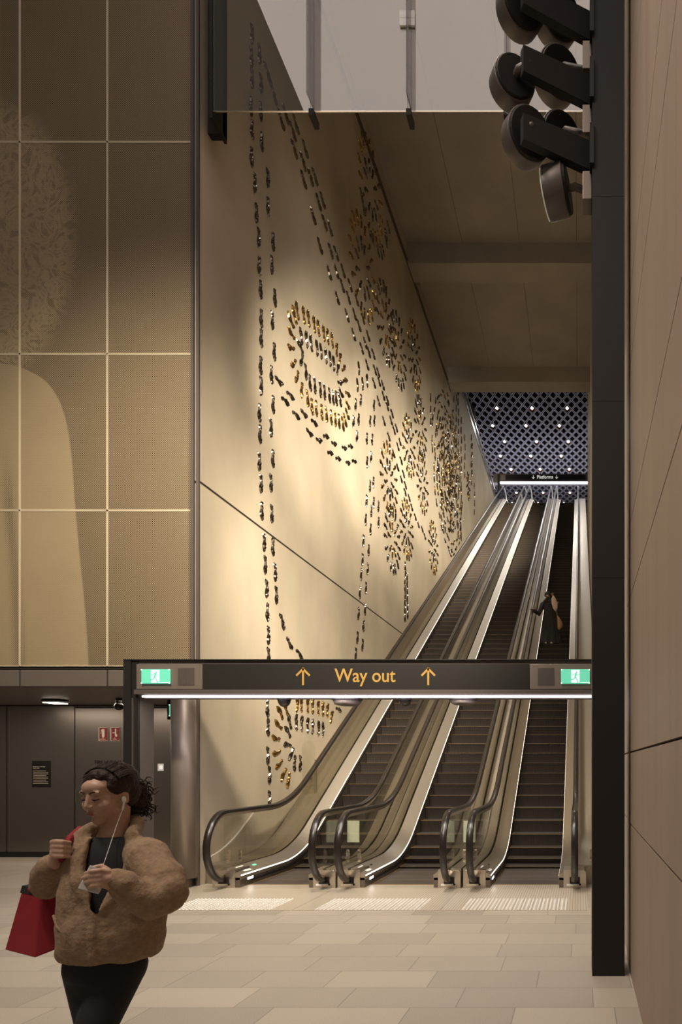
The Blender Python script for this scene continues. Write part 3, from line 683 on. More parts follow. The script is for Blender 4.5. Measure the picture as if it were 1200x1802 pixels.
        for y in ysamp(10.05, 48.4):
            addp(y, base(y) + 1.135, .01, base(y + .005) - base(y - .005))
        for t in range(1, 13):
            an = R(90 - t * 172 / 12); addp(48.4 + r_ * math.cos(an), RISE + cz + r_ * math.sin(an), math.sin(an), -math.cos(an))
        def swp(sec):
            rings = []
            for p, t in path:
                nrm = Vector((0, -t.z, t.y)); rings.append([(rx + x, (p + nrm * n).y, (p + nrm * n).z) for x, n in sec])
            return MB().loft(rings)
        part(e, 'handrail', swp([(-.048, -.030), (-.040, -.042), (-.024, -.022), (.024, -.022), (.040, -.042), (.048, -.030), (.049, -.006), (.038, .010), (0, .016), (-.038, .010), (-.049, -.006)]), 'rubber', True)
        part(e, 'handrail_guide', swp([(-.018, -.085), (.018, -.085), (.026, -.03), (-.026, -.03)]), 'steel')
    # comb and landing plates
    part(e, 'comb_plate', MB().box(cx - .5, cx + .5, 10.24, 10.30, -.01, .006), 'stepyellow')
    part(e, 'upper_landing', MB().box(cx - .9, cx + .9, 48.4, 50.5, RISE - .1, RISE + .004), 'deck')
    lp = empty('landing_plate', 'ribbed steel landing plate in front of the %s escalator' % ('leftmost', 'middle', 'rightmost')[ei], 'floor plate', (cx, 9.3, 0), 'landing plates')
    part(lp, 'plate', MB().box(cx - .905 - (.3 if ei == 0 else 0), cx + .905, 8.42, 10.28, -.01, .005), 'plate')
    tx0, tx1 = ((-5.13, -3.82), (-3.29, -1.975), (-1.47, -.145))[ei]
    nx = 27; ny = 14; tp = empty('tactile_paving', 'field of steel tactile studs in front of the %s escalator' % ('leftmost', 'middle', 'rightmost')[ei], 'tactile paving', ((tx0 + tx1) / 2, 8.8, 0), 'tactile paving')
    sv = [(.0145 * math.cos(R(t * 45)), .0145 * math.sin(R(t * 45)), .005) for t in range(8)] + [(.010 * math.cos(R(t * 45)), .010 * math.sin(R(t * 45)), .012) for t in range(8)]
    sf = [(t, (t + 1) % 8, 8 + (t + 1) % 8, 8 + t) for t in range(8)] + [tuple(range(8, 16))]
    if ei == 0: so_ = MB().add(sv, sf).build('stud', 'stud'); STUD = so_.data; bpy.data.objects.remove(so_)
    m = MB(); q_ = 0
    for j in range(ny):
        for i in range(nx):
            x = tx0 + (tx1 - tx0) * (i + .5) / nx; y = 8.44 + .73 * (j + .5) / ny; q_ += 1
            if q_ <= 100:
                so_ = bpy.data.objects.new('stud', STUD); C.objects.link(so_); so_.parent = tp; so_.location = (x - tp.location.x, y - tp.location.y, 0)
            else: m.add([(x + a_, y + b_, c_) for a_, b_, c_ in sv], sf)
    tag(part(tp, 'studs', m, 'stud'), kind='stuff')

# glass fins with steel clamps between balustrades
def fin(x, Y, w_, h_, label, frosted=False):
    r = empty('glass_barrier', label, 'glass barrier', (x, Y, .285), 'glass barriers between the escalators')
    z0 = .285 + base(Y)
    p = [(x - w_ / 2, z0), (x + w_ / 2, z0), (x + w_ / 2, z0 + h_ - .05), (x + w_ / 2 - .05, z0 + h_), (x - w_ / 2, z0 + h_)]
    part(r, 'glass_panel', MB().prism(p, 'y', Y, Y + .012), 'glass')
    for dx in ((-.09, .09) if w_ > .25 else (0,)):
        m = MB(); m.prism([(x + dx - .028, z0 - .0), (x + dx + .028, z0), (x + dx + .028, z0 + .19), (x + dx - .028, z0 + .19)], 'y', Y - .02, Y - .002)
        bevel(part(r, 'clamp', m, 'steel2'), .01)
        m = MB(); cyl_between(m, (x + dx, Y - .03, z0 + .05), (x + dx, Y - .02, z0 + .05), .018); cyl_between(m, (x + dx, Y - .03, z0 + .15), (x + dx, Y - .02, z0 + .15), .018); part(r, 'bolt', m, 'steel')
    if frosted: part(r, 'frosted_sheet', MB().box(x - w_ / 2 + .02, x + w_ / 2 - .05, Y + .02, Y + .03, z0 + .30, z0 + h_ - .08), 'frost')
fin(-5.43, 10.75, .34, .70, 'clear glass barrier between the leftmost balustrade and the concrete wall')
fin(-3.552, 10.75, .26, .72, 'glass barrier with a pale sheet between the leftmost and middle escalators', True)
fin(-1.717, 10.75, .26, .72, 'glass barrier with a pale sheet between the middle and rightmost escalators', True)
fin(.28, 10.9, .26, .72, 'glass barrier between the rightmost balustrade and the right wall')
# climbing guard on the wall side
cg = empty('climbing_guard', 'upright rounded glass guard behind the leftmost handrail by the concrete wall', 'glass guard', (-5.5, 13.9, base(13.9) + .28))
m = MB(); zz = base(13.9) + .28
m.prism([(-5.64, zz), (-5.38, zz)] + [(-5.51 + .13 * math.cos(R(t)), zz + .95 + .13 * math.sin(R(t))) for t in range(0, 181, 20)], 'y', 13.9, 13.912)
part(cg, 'glass_panel', m, 'glass'); part(cg, 'support', MB().box(-5.40, -5.36, 13.92, 13.95, zz, zz + .7), 'steel')

# upper level balustrade, platforms sign, downlights, column
ub = empty('upper_balustrade', 'glass balustrade with speckled stone kerb along the top of the tall wall', 'balustrade', (XW - .1, 38, 19.9))
part(ub, 'stone_kerb', MB().box(XW - .30, XW - .06, 30.2, 47.5, 19.9, 20.35), 'granite')
part(ub, 'glass_panel', MB().box(XW - .20, XW - .185, 30.2, 47.5, 20.35, 21.1), 'glass')
part(ub, 'top_rail', MB().box(XW - .22, XW - .165, 30.2, 47.5, 21.1, 21.14), 'steel')
part(ub, 'end_rail', MB().box(XW - .01, XW + .02, 31, 47.5, 19.88, 19.93), 'bronze')
tag(MB().box(-7.25, -6.75, 44, 44.4, 19.9, 25.0).build('upper_column', 'bronze'), 'dark column rising to the diamond ceiling behind the upper balustrade', 'column')
YS = 47.5
psn = empty('platforms_sign', 'distant black platforms sign with white letters over the top landing', 'sign', (-2.3, YS, 21.6))
part(psn, 'sign_panel', MB().box(X_(890, YS), X_(1030, YS), YS - .05, YS + .02, Z_(845, YS), Z_(836, YS)), 'black')
part(psn, 'beam', MB().box(X_(868, YS), X_(1040, YS), YS, YS + .5, Z_(849, YS), Z_(834, YS)), 'bronze')
part(psn, 'end_panel', MB().box(X_(881.5, YS), X_(888.5, YS), YS - .07, YS, Z_(844, YS), Z_(836.5, YS)), 'bronze2')
part(psn, 'light_strip', MB().box(X_(880, YS), X_(1034, YS), YS - .03, YS + .1, Z_(850.3, YS), Z_(848, YS)), 'led')
part(psn, 'post', MB().box(X_(875.5, YS), X_(879.5, YS), YS - .02, YS + .5, 20.09, Z_(834, YS)), 'black')
text_mesh('Platforms', 8.3 * YS / F, 'signwhite', psn, (X_(959, YS), YS - .06, Z_(840.2, YS)), sx=.9, bold=.004, depth=.01)
arrow(psn, 938.5, 840, YS, 6.5, 'signwhite', False, -.07); arrow(psn, 979.5, 840, YS, 6.5, 'signwhite', False, -.07)
for row in range(0, 9):
    for col in range(5):
        cy = y0 + row * ph * 2 ; cxx = x0 + (col * 4 - (1 if row % 2 else 0) * 1.0) * pw
        cy = y0 + row * 2 * ph
        if cxx > .9 or cy < 42 or cy > 61: continue
        nm_r = ('first', 'second', 'third', 'fourth', 'fifth', 'sixth', 'seventh', 'eighth', 'ninth', 'tenth')[row + 1]; nm_c = ('first', 'second', 'third', 'fourth', 'fifth')[col]
        r = empty('downlight', 'recessed downlight in the diamond ceiling, %s from the left in the %s row back' % (nm_c, nm_r), 'downlight', (cxx, cy, zc), 'downlights in the diamond ceiling')
        t0, t1 = .96, .45
        rg = lambda s_, z: [(cxx - pw / 2 * s_, cy, z), (cxx, cy - ph / 2 * s_, z), (cxx + pw / 2 * s_, cy, z), (cxx, cy + ph / 2 * s_, z)]
        part(r, 'reflector', MB().loft([rg(.78, zc - .01), rg(t1, zc + .3)], False), 'gold')
        part(r, 'lens', MB().add([(x, y - ph * .16, z) for x, y, z in rg(.34, zc - .015)], [(0, 1, 2, 3)]), 'lamp')

# ------------------------------------------------------------------ footprints on the art wall
FW, FH = 0.112, 0.36
def foot_mesh(seed, matn, mirror):
    rr = random.Random(seed); m = MB(); nu, nv = 5, 12; rows = []
    for j in range(nv + 1):
        v = j / nv; hw = (0.5 * (0.62 * math.exp(-((v - .13) / .15) ** 2) + 1.0 * math.exp(-((v - .70) / .24) ** 2) + .18)) * FW * (1 - .0 * v)
        hw *= math.sqrt(max(0, 1 - (2 * abs(v - .5)) ** 8)) * .98 + .02
        cxx = .018 * math.sin((v - .15) * 4.2) * mirror; row = []
        for i in range(nu + 1):
            u = 2 * i / nu - 1; edge = abs(u) > .99 or j in (0, nv)
            h_ = 0 if edge else .012 + .022 * (1 - u * u) + rr.uniform(-.009, .009)
            row.append((h_, cxx + u * hw + (0 if edge else rr.uniform(-.008, .008)), (v - .5) * FH + (0 if edge else rr.uniform(-.008, .008))))
        rows.append(row)
    n = nu + 1; m.add([p for r_ in rows for p in r_], [(j * n + i, j * n + i + 1, (j + 1) * n + i + 1, (j + 1) * n + i) for j in range(nv) for i in range(nu)])
    return m
FM = {}
for c_ in ('silver', 'gold'):
    FM[c_] = []
    for q in range(6):
        mm = foot_mesh(q * 3 + (0 if c_ == 'gold' else 50), c_, 1 if q % 2 else -1); o = mm.build('footprint_relief', c_); FM[c_].append((o.data, mm.v, mm.f)); bpy.data.objects.remove(o)
feet = []      # (Y, Z, angle, colour, cluster)
def toYZ(px, py):
    Y = -XW * F / (VX - px); return Y, H + (VY - py) * Y / F
def addf(px, py, d, col, cl):
    y, z = toYZ(px, py); l = math.hypot(*d) or 1; y2, z2 = toYZ(px + d[0] / l * .5, py + d[1] / l * .5)
    feet.append((y, z, math.atan2(z2 - z, y2 - y), col, cl))
def addw(y, z, ang, col, cl): feet.append((y, z, ang, col, cl))
def crop(lst, ox, oy, s): return [(ox + a / s, oy + b / s) for a, b in lst]
T1L = [(442, 60), (441, 100), (442, 138), (441, 187), (443, 228), (442, 276), (447, 322), (450, 375), (454, 417), (455.5, 468), (458, 509), (459, 560), (459, 595), (458, 643), (458, 679), (456, 726), (457, 764), (455, 812), (458, 851), (460, 899), (463.5, 954), (465.5, 994), (468, 1036), (470, 1077), (471, 1118), (471, 1155), (470, 1246), (471, 1280), (470, 1330), (473, 1364), (473, 1407)]
T1R = [(455, 95), (458, 147), (458, 196), (460, 249), (470, 313), (471, 363), (480, 425), (477, 466), (483, 524), (478, 564), (482, 619), (477, 659), (480, 712), (475.5, 753), (479.5, 807), (475.5, 850), (477, 904), (479.5, 962.5), (483, 1007), (485, 1047)]
for p in T1L: addf(*p, (0.02, 1), 'silver', 'leftmost vertical trail')
for p in T1R: addf(*p, (0.04, 1), 'silver', 'second vertical trail from the left')
for p, d in zip([(495.5, 1094.5), (509, 1132), (526, 1152), (543, 1180), (560, 1198), (587, 1233), (595, 1249)], [(.25, 1), (.5, 1), (.6, 1), (.6, 1), (.7, 1), (.8, 1), (1, .8)]): addf(*p, d, 'silver', 'second vertical trail from the left')
T2 = [(470, 130), (480, 165), (494, 211), (501, 200), (514, 231), (520, 219), (516.6, 262), (536, 262), (532, 284), (533.7, 316.5), (545.4, 312), (553, 311), (567, 353), (560, 356), (550.5, 380), (570, 392), (580, 402), (562.5, 433), (581, 442), (590.5, 446), (578.6, 480), (591.5, 478), (603, 477), (601.6, 503), (615, 502), (592.7, 524), (612, 524), (627, 528), (610, 555.5), (623, 553), (637.6, 560), (631, 573), (621.6, 589), (647, 591), (642, 604), (635.4, 613), (648, 620), (656, 623), (645.4, 642), (658.7, 651), (664.7, 655), (657, 674), (666.5, 671), (673, 678), (674, 696.5), (681, 705), (665.5, 706), (680.5, 714.5), (675, 741), (689, 728), (687.5, 740), (692.5, 757), (696.5, 753), (683, 768), (703, 777), (699.5, 786), (692, 798), (705, 811), (699, 822), (709, 834), (705.5, 843), (712.5, 854), (712, 866), (719, 876), (724, 893), (730, 910), (735.5, 923), (742, 931), (747, 944)]
for p in T2: addf(*p, (0.30, 1), 'silver', 'long diagonal trail')
for p in crop([(315, 855), (405, 975), (365, 1020), (450, 1130), (515, 1115), (595, 1190), (558, 1265), (633, 1325), (688, 1300), (752, 1350), (722, 1430), (785, 1475), (833, 1385), (882, 1378), (862, 1503), (912, 1495)], 420, 480, 4.504): addf(*p, (1, 1.1) if p[0] < 560 else (1, .35), 'silver', 'curved trail under the upper oval')
T5 = crop([(948, 758), (937, 890), (978, 880), (1015, 855), (922, 1045), (963, 1010), (905, 1180), (948, 1162), (1070, 1050), (1040, 1175), (1073, 1172), (933, 1298), (1013, 1312), (1055, 1320), (1045, 1460), (1015, 1500), (1037, 1690), (1065, 1660)], 420, 480, 4.504) + [(644, 881), (657, 884), (665, 891), (652.5, 899.5), (643, 914), (665.5, 919), (651.5, 931), (638.5, 951.5), (648, 968), (637, 984.5), (646, 1001), (635, 1011), (643, 1034.5), (632.7, 1043), (642, 1072.5), (630, 1080), (639, 1101), (628, 1122), (637, 1135), (625, 1151)]
for p in T5: addf(*p, (-.04, 1) if p[1] > 680 else (-.05, -1), 'silver', 'long vertical trail right of the upper oval')
for p in [(712, 997), (712.7, 1008), (716, 1016), (712, 1023), (716, 1026), (712, 1034), (716, 1040), (712, 1048), (716, 1052), (712, 1059), (716.7, 1069), (712, 1073), (716.7, 1081), (712, 1086)]: addf(*p, (0, 1), 'silver', 'short trail under the lower rings')
# upper oval
og = crop([(410, 375), (438, 335), (460, 300), (512, 335), (550, 362), (595, 408), (628, 438), (671, 480), (703, 505), (737, 535), (773, 610), (800, 680), (828, 757), (840, 857), (860, 963), (862, 1047), (858, 1120), (840, 1170), (822, 1200), (792, 1178), (761, 1160), (730, 1145), (690, 1122), (655, 1105), (612, 1075), (577, 1060), (540, 995), (497, 930), (457, 825), (430, 717), (412, 590), (415, 480)], 420, 480, 4.504)
os_ = crop([(490, 505), (535, 530), (570, 555), (615, 598), (648, 622), (688, 660), (720, 683), (748, 720), (783, 768), (800, 868), (808, 950), (797, 1005), (770, 995), (746, 990), (716, 972), (675, 945), (642, 925), (598, 895), (562, 872), (527, 785), (494, 690), (482, 585)], 420, 480, 4.504)
def medial(p, A, B):
    y, z = toYZ(*p); a = Vector(toYZ(*A)); b = Vector(toYZ(*B)); q = Vector((y, z)); t = max(0, min(1, (q - a).dot(b - a) / (b - a).length_squared)); m_ = a + (b - a) * t
    return y, z, math.atan2(z - m_.y, y - m_.x)
A_, B_ = (532, 622), (590, 672)
for p in og: addw(*medial(p, A_, B_), 'gold', 'outer row of the upper oval')
for p in os_: addw(*medial(p, A_, B_), 'silver', 'inner row of the upper oval')
# lower oval behind the portal
lg = crop([(490, 170), (540, 175), (607, 185), (657, 195), (718, 210), (765, 225), (813, 240), (857, 310), (310, 265), (375, 215), (295, 390), (268, 530), (275, 685), (300, 810), (350, 920), (398, 975)], 440, 1210, 6)
ls = crop([(415, 360), (485, 365), (543, 380), (605, 400), (655, 410), (717, 430), (763, 440), (393, 470), (390, 610), (428, 700), (467, 800), (523, 800)], 440, 1210, 6)
A2, B2 = (517, 1312), (570, 1322)
for p in lg: addw(*medial(p, A2, B2), 'gold', 'outer row of the low oval below the portal beam')
for p in ls: addw(*medial(p, A2, B2), 'silver', 'inner row of the low oval below the portal beam')
# rings
def ringf(px, py, r0, r1, c0, c1, nm, n0=18, n1=10, a0=0.0):
    y, z = toYZ(px, py)
    for r_, c_, n_ in ((r0, c0, n0), (r1, c1, n1)):
        for i in range(n_):
            a = a0 + 2 * math.pi * (i + rnd.uniform(-.12, .12)) / n_; addw(y + r_ * .86 * math.cos(a), z + r_ * math.sin(a), a, c_, nm)
ringf(638, 473, 1.12, .60, 'gold', 'silver', 'upper ring near the ceiling trim')
ringf(652, 335, 1.10, .58, 'gold', 'silver', 'topmost ring in the shade')
ringf(678, 570, .98, .48, 'silver', 'gold', 'first silver ring down the diagonal', 17, 8)
ringf(700, 618, .98, .48, 'silver', 'gold', 'second silver ring down the diagonal', 17, 8)
ringf(728.7, 626, .96, .46, 'gold', 'silver', 'gold ring under the ceiling trim', 17, 8)
ringf(739.5, 753, .93, .46, 'silver', 'gold', 'silver ring high on the far wall', 17, 8)
ringf(719, 786, .86, .44, 'gold', 'silver', 'gold ring left of the dense field', 16, 8)
ringf(684, 844, .93, .44, 'gold', 'silver', 'lower left gold ring', 17, 9)
ringf(690, 950, .88, .42, 'silver', 'gold', 'lower left silver ring', 17, 8)
ringf(715, 932, .84, .42, 'gold', 'silver', 'lower middle gold ring', 16, 8)
ringf(762, 964, .88, .40, 'gold', 'silver', 'lowest gold ring near the handrail', 16, 8)
ringf(743, 852, .92, .45, 'gold', 'silver', 'gold ring below the dense field', 16, 8)
for p in crop([(370, 1260), (405, 1340), (590, 1300), (620, 1200), (590, 1390), (485, 1510), (525, 1540), (550, 1510), (265, 780), (295, 950)], 600, 240, 7.5): addf(*p, (.2, 1), 'silver', 'loose prints beside the topmost ring')
# dense concentric field far up the wall
n_ = 0
for r_ in (3.2, 2.75, 2.35, 1.95, 1.55, 1.2, .85, .5):
    cnt = int(2 * math.pi * r_ / .47); c_ = 'gold' if n_ % 3 == 1 else 'silver'; n_ += 1
    for i in range(cnt):
        a = 2 * math.pi * (i + rnd.uniform(-.2, .2)) / cnt; y = 29.6 + r_ * 1.02 * math.cos(a) + rnd.uniform(-.16, .16); z = 14.4 + r_ * .98 * math.sin(a) + rnd.uniform(-.12, .12)
        if z > 18.1 and y < 30.2: continue
        addw(y, z, a + math.pi / 2 + rnd.uniform(-.3, .3), 'gold' if (c_ == 'gold' or rnd.random() < .25) else 'silver', 'dense field of rings far up the wall')
for i in range(110): addw(29.6 + rnd.gauss(0, 1.2), 14.6 + rnd.gauss(0, 1.5), rnd.uniform(0, 6.3), 'gold' if rnd.random() < .6 else 'silver', 'dense field of rings far up the wall')
for px, y0_, y1_, c_ in ((811, 740, 955, 'silver'), (817.5, 770, 850, 'gold'), (829, 770, 850, 'gold'), (830.5, 785, 840, 'silver'), (834, 855, 915, 'silver'), (806, 690, 800, 'silver'), (802, 700, 760, 'gold'), (805, 925, 960, 'silver'), (757, 700, 745, 'silver')):
    py = y0_
    while py < y1_:
        addf(px + rnd.uniform(-.7, .7), py, (0, 1), c_, 'far vertical trail near the upper landing'); Y = toYZ(px, py)[0]; py += .47 * F / Y
ringf(823.5, 856, .55, .25, 'gold', 'silver', 'small far ring near the upper landing', 9, 4)
def clear_ok(y, z): return z < base(y) + 60
feet.sort(key=lambda f: f[0])
for f in feet[:300]:
    y, z, a, c_, cl = f; me = FM[c_][rnd.randrange(6)][0]
    o = bpy.data.objects.new('footprint_relief', me); C.objects.link(o); o.location = (XW + .001, y, z)
    o.rotation_euler = (a - math.pi / 2, 0, 0)
    tag(o, '%s footprint, %s' % (c_, cl), 'footprint', '%s footprints in the %s' % (c_, cl))
m = MB()
for f in feet[300:]:
    y, z, a, c_, cl = f; _, vs, fs = FM[c_][rnd.randrange(6)]; ca, sa = math.cos(a - math.pi / 2), math.sin(a - math.pi / 2)
    m.add([(XW + .001 + v[0], y + v[1] * ca - v[2] * sa, z + v[1] * sa + v[2] * ca) for v in vs], fs, 0 if c_ == 'silver' else 1)
tag(m.build('footprint_reliefs', ['silver', 'gold']), 'many small silver and gold footprints farthest up the tall concrete wall', 'footprints', kind='stuff')

# ------------------------------------------------------------------ people
def remesh(o, vox, smooth=3, fac=0.5, disp=None):
    r = o.modifiers.new('remesh', 'REMESH'); r.mode = 'VOXEL'; r.voxel_size = vox; r.use_smooth_shade = True
    s = o.modifiers.new('smooth', 'SMOOTH'); s.iterations = smooth; s.factor = fac
    if disp:
        t = bpy.data.textures.new('folds', 'CLOUDS'); t.noise_scale = disp[0]; t.noise_depth = 1
        d = o.modifiers.new('folds', 'DISPLACE'); d.texture = t; d.strength = disp[1]; d.mid_level = .5; d.texture_coords = 'LOCAL'
    return o
YW_ = 2.85
def W(px, py, d=0.0): return P3(px, py, YW_ + d)
def Wc(px, py, d=0.0):      # same scale everywhere: position at body plane, pushed in depth
    v = P3(px, py, YW_); return Vector((v.x * (YW_ + d) / YW_, YW_ + d, H + (v.z - H) * (YW_ + d) / YW_))
fdir = Vector((math.sin(R(12)), -math.cos(R(12)), 0)); ldir = Vector((math.cos(R(12)), math.sin(R(12)), 0)); wdir = Vector((-.55, -.83, 0)).normalized()
pel = Wc(186, 1690)
def woman():
    root = empty('person', 'woman with dark curly tied hair walking left in a tan fleece jacket and black leggings', 'person', (pel.x, pel.y, 0))
    hc = Wc(190, 1398); HM = Matrix.Translation(hc) @ Matrix.Rotation(R(-13), 4, 'Z') @ Matrix.Rotation(R(10), 4, 'X') @ Matrix.Scale(.98, 4)
    h = lambda *p: HM @ Vector(p)
    hr = (Matrix.Rotation(R(-13), 3, 'Z') @ Matrix.Rotation(R(10), 3, 'X'))
    b = MB()
    b.ell(h(0, .018, .028), (.076, .095, .088), hr, 24, 16)
    b.ell(h(0, -.030, -.020), (.060, .064, .086), hr, 24, 16)
    b.ell(h(0, -.010, -.060), (.054, .060, .048), hr)
    b.ell(h(0, -.058, -.097), (.028, .026, .022), hr)
    b.ell(h(0, -.060, .040), (.052, .035, .035), hr)
    for s_ in (-1, 1):
        b.ell(h(s_ * .034, -.062, -.032), (.027, .026, .026), hr); b.ell(h(s_ * .074, .012, -.012), (.009, .019, .031), hr)
        b.ell(h(s_ * .030, -.079, .002), (.017, .011, .010), hr); b.ell(h(s_ * .030, -.083, .026), (.022, .010, .008), hr)
        b.ell(h(s_ * .010, -.099, -.033), (.007, .009, .006), hr)
    b.tube([h(0, -.087, .016), h(0, -.098, -.008), h(0, -.107, -.028)], [.0085, .0085, .0095], 10)
    b.ell(h(0, -.089, -.058), (.021, .010, .006), hr); b.ell(h(0, -.087, -.067), (.018, .010, .007), hr)
    nb = Wc(199, 1478, .02)
    b.tube([h(0, .025, -.06), (h(0, .02, -.11) + nb) / 2, nb], [.055, .054, .062], 16)
    # torso and arms (under the clothes), hands
    ls_ = Wc(238, 1500) + ldir * .07; rs_ = Wc(158, 1498) - ldir * .05
    for zz, aa, bb in ((.93, .15, .10), (1.10, .12, .09), (1.30, .14, .10), (1.42, .15, .08)):
        pass
    def ringz(z, aa, bb, cx, cy, n=28): return [Vector((cx, cy, z)) + ldir * aa * math.cos(2 * math.pi * t / n) + fdir * bb * math.sin(2 * math.pi * t / n) for t in range(n)]
    b.loft([ringz(z, a_, c_, pel.x, pel.y) for z, a_, c_ in ((.90, .11, .085), (1.0, .12, .09), (1.12, .12, .085), (1.3, .13, .09), (1.40, .12, .07), (1.46, .06, .05))])
    le, lw = Wc(284, 1572, -.16), Wc(207, 1550, -.30); re_, rw = Wc(88, 1556, .05), Wc(96, 1518, -.10)
    b.tube([ls_, le], [.05, .042], 12); b.tube([le, lw], [.042, .026], 12); b.tube([rs_, re_], [.05, .042], 12); b.tube([re_, rw], [.04, .027], 12)
    # left hand: fingers point left, stacked, curled over the phone
    b.tube([lw, Wc(190, 1546, -.325)], [.028, .032], 12, flat=.75)
    b.ell(Wc(184, 1545, -.325), (.034, .020, .036))
    for i in range(4):
        y_ = 1533 + i * 8.6; ln = (32, 37, 35, 28)[i]
        b.tube([Wc(190, y_ + 2, -.335), Wc(176, y_ - 1.5, -.355), Wc(176 - ln * .5, y_ + .5, -.365), Wc(182 - ln, y_ + 4, -.345)], [.0105, .0098, .0088, .0072], 10)
    b.tube([Wc(192, 1534, -.31), Wc(178, 1524, -.315), Wc(164, 1527, -.325)], [.013, .011, .009], 10)
    # right hand: closed on the strap
    b.tube([rw, Wc(102, 1500, -.10)], [.028, .032], 12, flat=.8); b.ell(Wc(103, 1496, -.10), (.030, .022, .038))
    for i in range(4):
        y_ = 1481 + i * 8.4
        b.tube([Wc(92, y_ + 1, -.105), Wc(98, y_, -.132), Wc(112, y_ + .5, -.142), Wc(123, y_ + 2, -.122)], [.0105, .0105, .0098, .0085], 10)
    b.tube([Wc(100, 1505, -.12), Wc(113, 1496, -.10), Wc(122, 1484, -.10)], [.013, .011, .009], 10)
    # legs
    la = pel + wdir * .36 + ldir * .04; la.z = .09; ra = pel - wdir * .40 - ldir * .02; ra.z = .17
    lh = pel + ldir * .07; lh.z = .95; rh = pel - ldir * .07; rh.z = .95
    lk = pel + wdir * .17 + ldir * .05; lk.z = .52; rk = pel - wdir * .03 - ldir * .03; rk.z = .50
    b.tube([lh, lk, la], [.055, .042, .030], 14); b.tube([rh, rk, ra], [.055, .042, .030], 14)
    body = part(root, 'body', b, 'skin'); remesh(body, .0042, 3, .5)
    # face details
    m = MB()
    for s_ in (-1, 1):
        m.tube([h(s_ * .014, -.0955, .022), h(s_ * .030, -.0935, .030), h(s_ * .048, -.079, .026)], [.0028, .0036, .0018], 8, flat=.9)
    part(root, 'eyebrows', m, 'hair', True)
    m = MB()
    for s_ in (-1, 1): m.tube([h(s_ * .016, -.0895, -.003), h(s_ * .030, -.0925, -.0065), h(s_ * .045, -.0825, -.003)], [.0014, .0028, .0014], 8)
    part(root, 'eyelashes', m, 'hair', True)
    m = MB().ell(h(0, -.0955, -.0585), (.019, .006, .0038), hr).ell(h(0, -.0940, -.0660), (.016, .0065, .0045), hr); part(root, 'lips', m, 'lip', True)
    # hair
    m = MB(); m.ell(h(0, .040, .050), (.087, .098, .082), hr, 24, 16); m.ell(h(0, .060, .0), (.080, .070, .075), hr); m.ell(h(0, -.012, .078), (.060, .055, .040), hr)
    for s_ in (-1, 1): m.ell(h(s_ * .062, .010, .045), (.026, .060, .050), hr)
    m.ell(h(.0, .125, -.035), (.060, .055, .070), hr); m.ell(h(-.015, .105, -.085), (.045, .040, .045), hr)
    hair = part(root, 'hair', m, 'hair'); remesh(hair, .006, 4, .5, (.03, .014))
    m = MB(); rr = random.Random(3)
    for q in range(210):
        a = rr.uniform(0, 6.28); c0 = Vector((-.005 + rr.uniform(-.055, .055), .110 + rr.uniform(-.04, .045), -.035 + rr.uniform(-.07, .07)))
        dirv = Vector((rr.gauss(0, .6), .55 + rr.random(), rr.gauss(-.5, .6))).normalized(); u = dirv.orthogonal().normalized(); v = dirv.cross(u); L_ = rr.uniform(.04, .08); ph_ = rr.uniform(0, 6)
        pts = [h(*(c0 + dirv * L_ * t / 9 + (u * math.cos(ph_ + t * 1.1) + v * math.sin(ph_ + t * 1.1)) * .009)) for t in range(10)]
        m.tube(pts, [.0028] * 8 + [.002, .001], 5)
    for q in range(170):      # swept-back strands over the crown
        x = rr.uniform(-.084, .084); z0_ = .10 + rr.uniform(-.02, .02) - abs(x) * .5
        pts = []
        for t in range(8):
            f_ = t / 7; an = R(56 + 104 * f_); pts.append(h(x * (1.12 - .7 * f_ * f_), .036 - .101 * math.cos(an) + rr.gauss(0, .001), .048 + .086 * math.sin(an) * math.sqrt(max(.1, 1 - (x / .09) ** 2)) + rr.gauss(0, .001)))
        m.tube(pts, .0017, 5)
    part(root, 'loose_curls', m, 'hair', True)
    # jacket
    j = MB(); cx_, cy_ = Wc(196, 1600).x, YW_
    def shell(z, a_, c_, gl, gr, th=.028, n=30):
        rg = []
        for dd, rv in ((0, False), (th, True)):
            ts = [gr + (360 - gl - gr) * t / n for t in range(n + 1)]
            if rv: ts.reverse()
            rg += [Vector((cx_, cy_, z)) + fdir * (c_ - dd) * math.cos(R(t)) + ldir * (a_ - dd) * math.sin(R(t)) for t in ts]
        return rg
    prof_j = [(.992, .165, .130, 1, 1), (.984, .178, .140, 1, 1), (1.01, .192, .155, 1, 1), (1.08, .202, .165, 1, 1), (1.15, .200, .165, 1, 1), (1.20, .196, .160, 3, 5), (1.27, .190, .152, 8, 18), (1.34, .186, .142, 13, 30), (1.41, .172, .124, 20, 42), (1.465, .130, .098, 28, 50), (1.495, .092, .082, 36, 56)]
    j.loft([shell(*q_) for q_ in prof_j])
    j.tube([Wc(240, 1500) + ldir * .02, Wc(262, 1512, -.10), Wc(288, 1552, -.15), Wc(292, 1575, -.17)], [.070, .080, .082, .080], 18)
    j.tube([Wc(292, 1570, -.17), Wc(262, 1584, -.22), Wc(232, 1571, -.27), Wc(212, 1556, -.295)], [.082, .078, .064, .048], 18)
    j.tube([Wc(216, 1556, -.29), Wc(204, 1549, -.30)], [.054, .047], 18)
    j.tube([Wc(162, 1500), Wc(140, 1500, .10), Wc(106, 1532, .08), Wc(84, 1556, .04)], [.07, .075, .072, .066], 18)
    j.tube([Wc(84, 1552, .04), Wc(84, 1538, -.03), Wc(88, 1526, -.08)], [.064, .058, .050], 18)
    # collar and lapels
    def nk(a, r_, z): v = Vector((nb.x, nb.y, z)) + (fdir * math.cos(R(a)) + ldir * math.sin(R(a))) * r_; return v
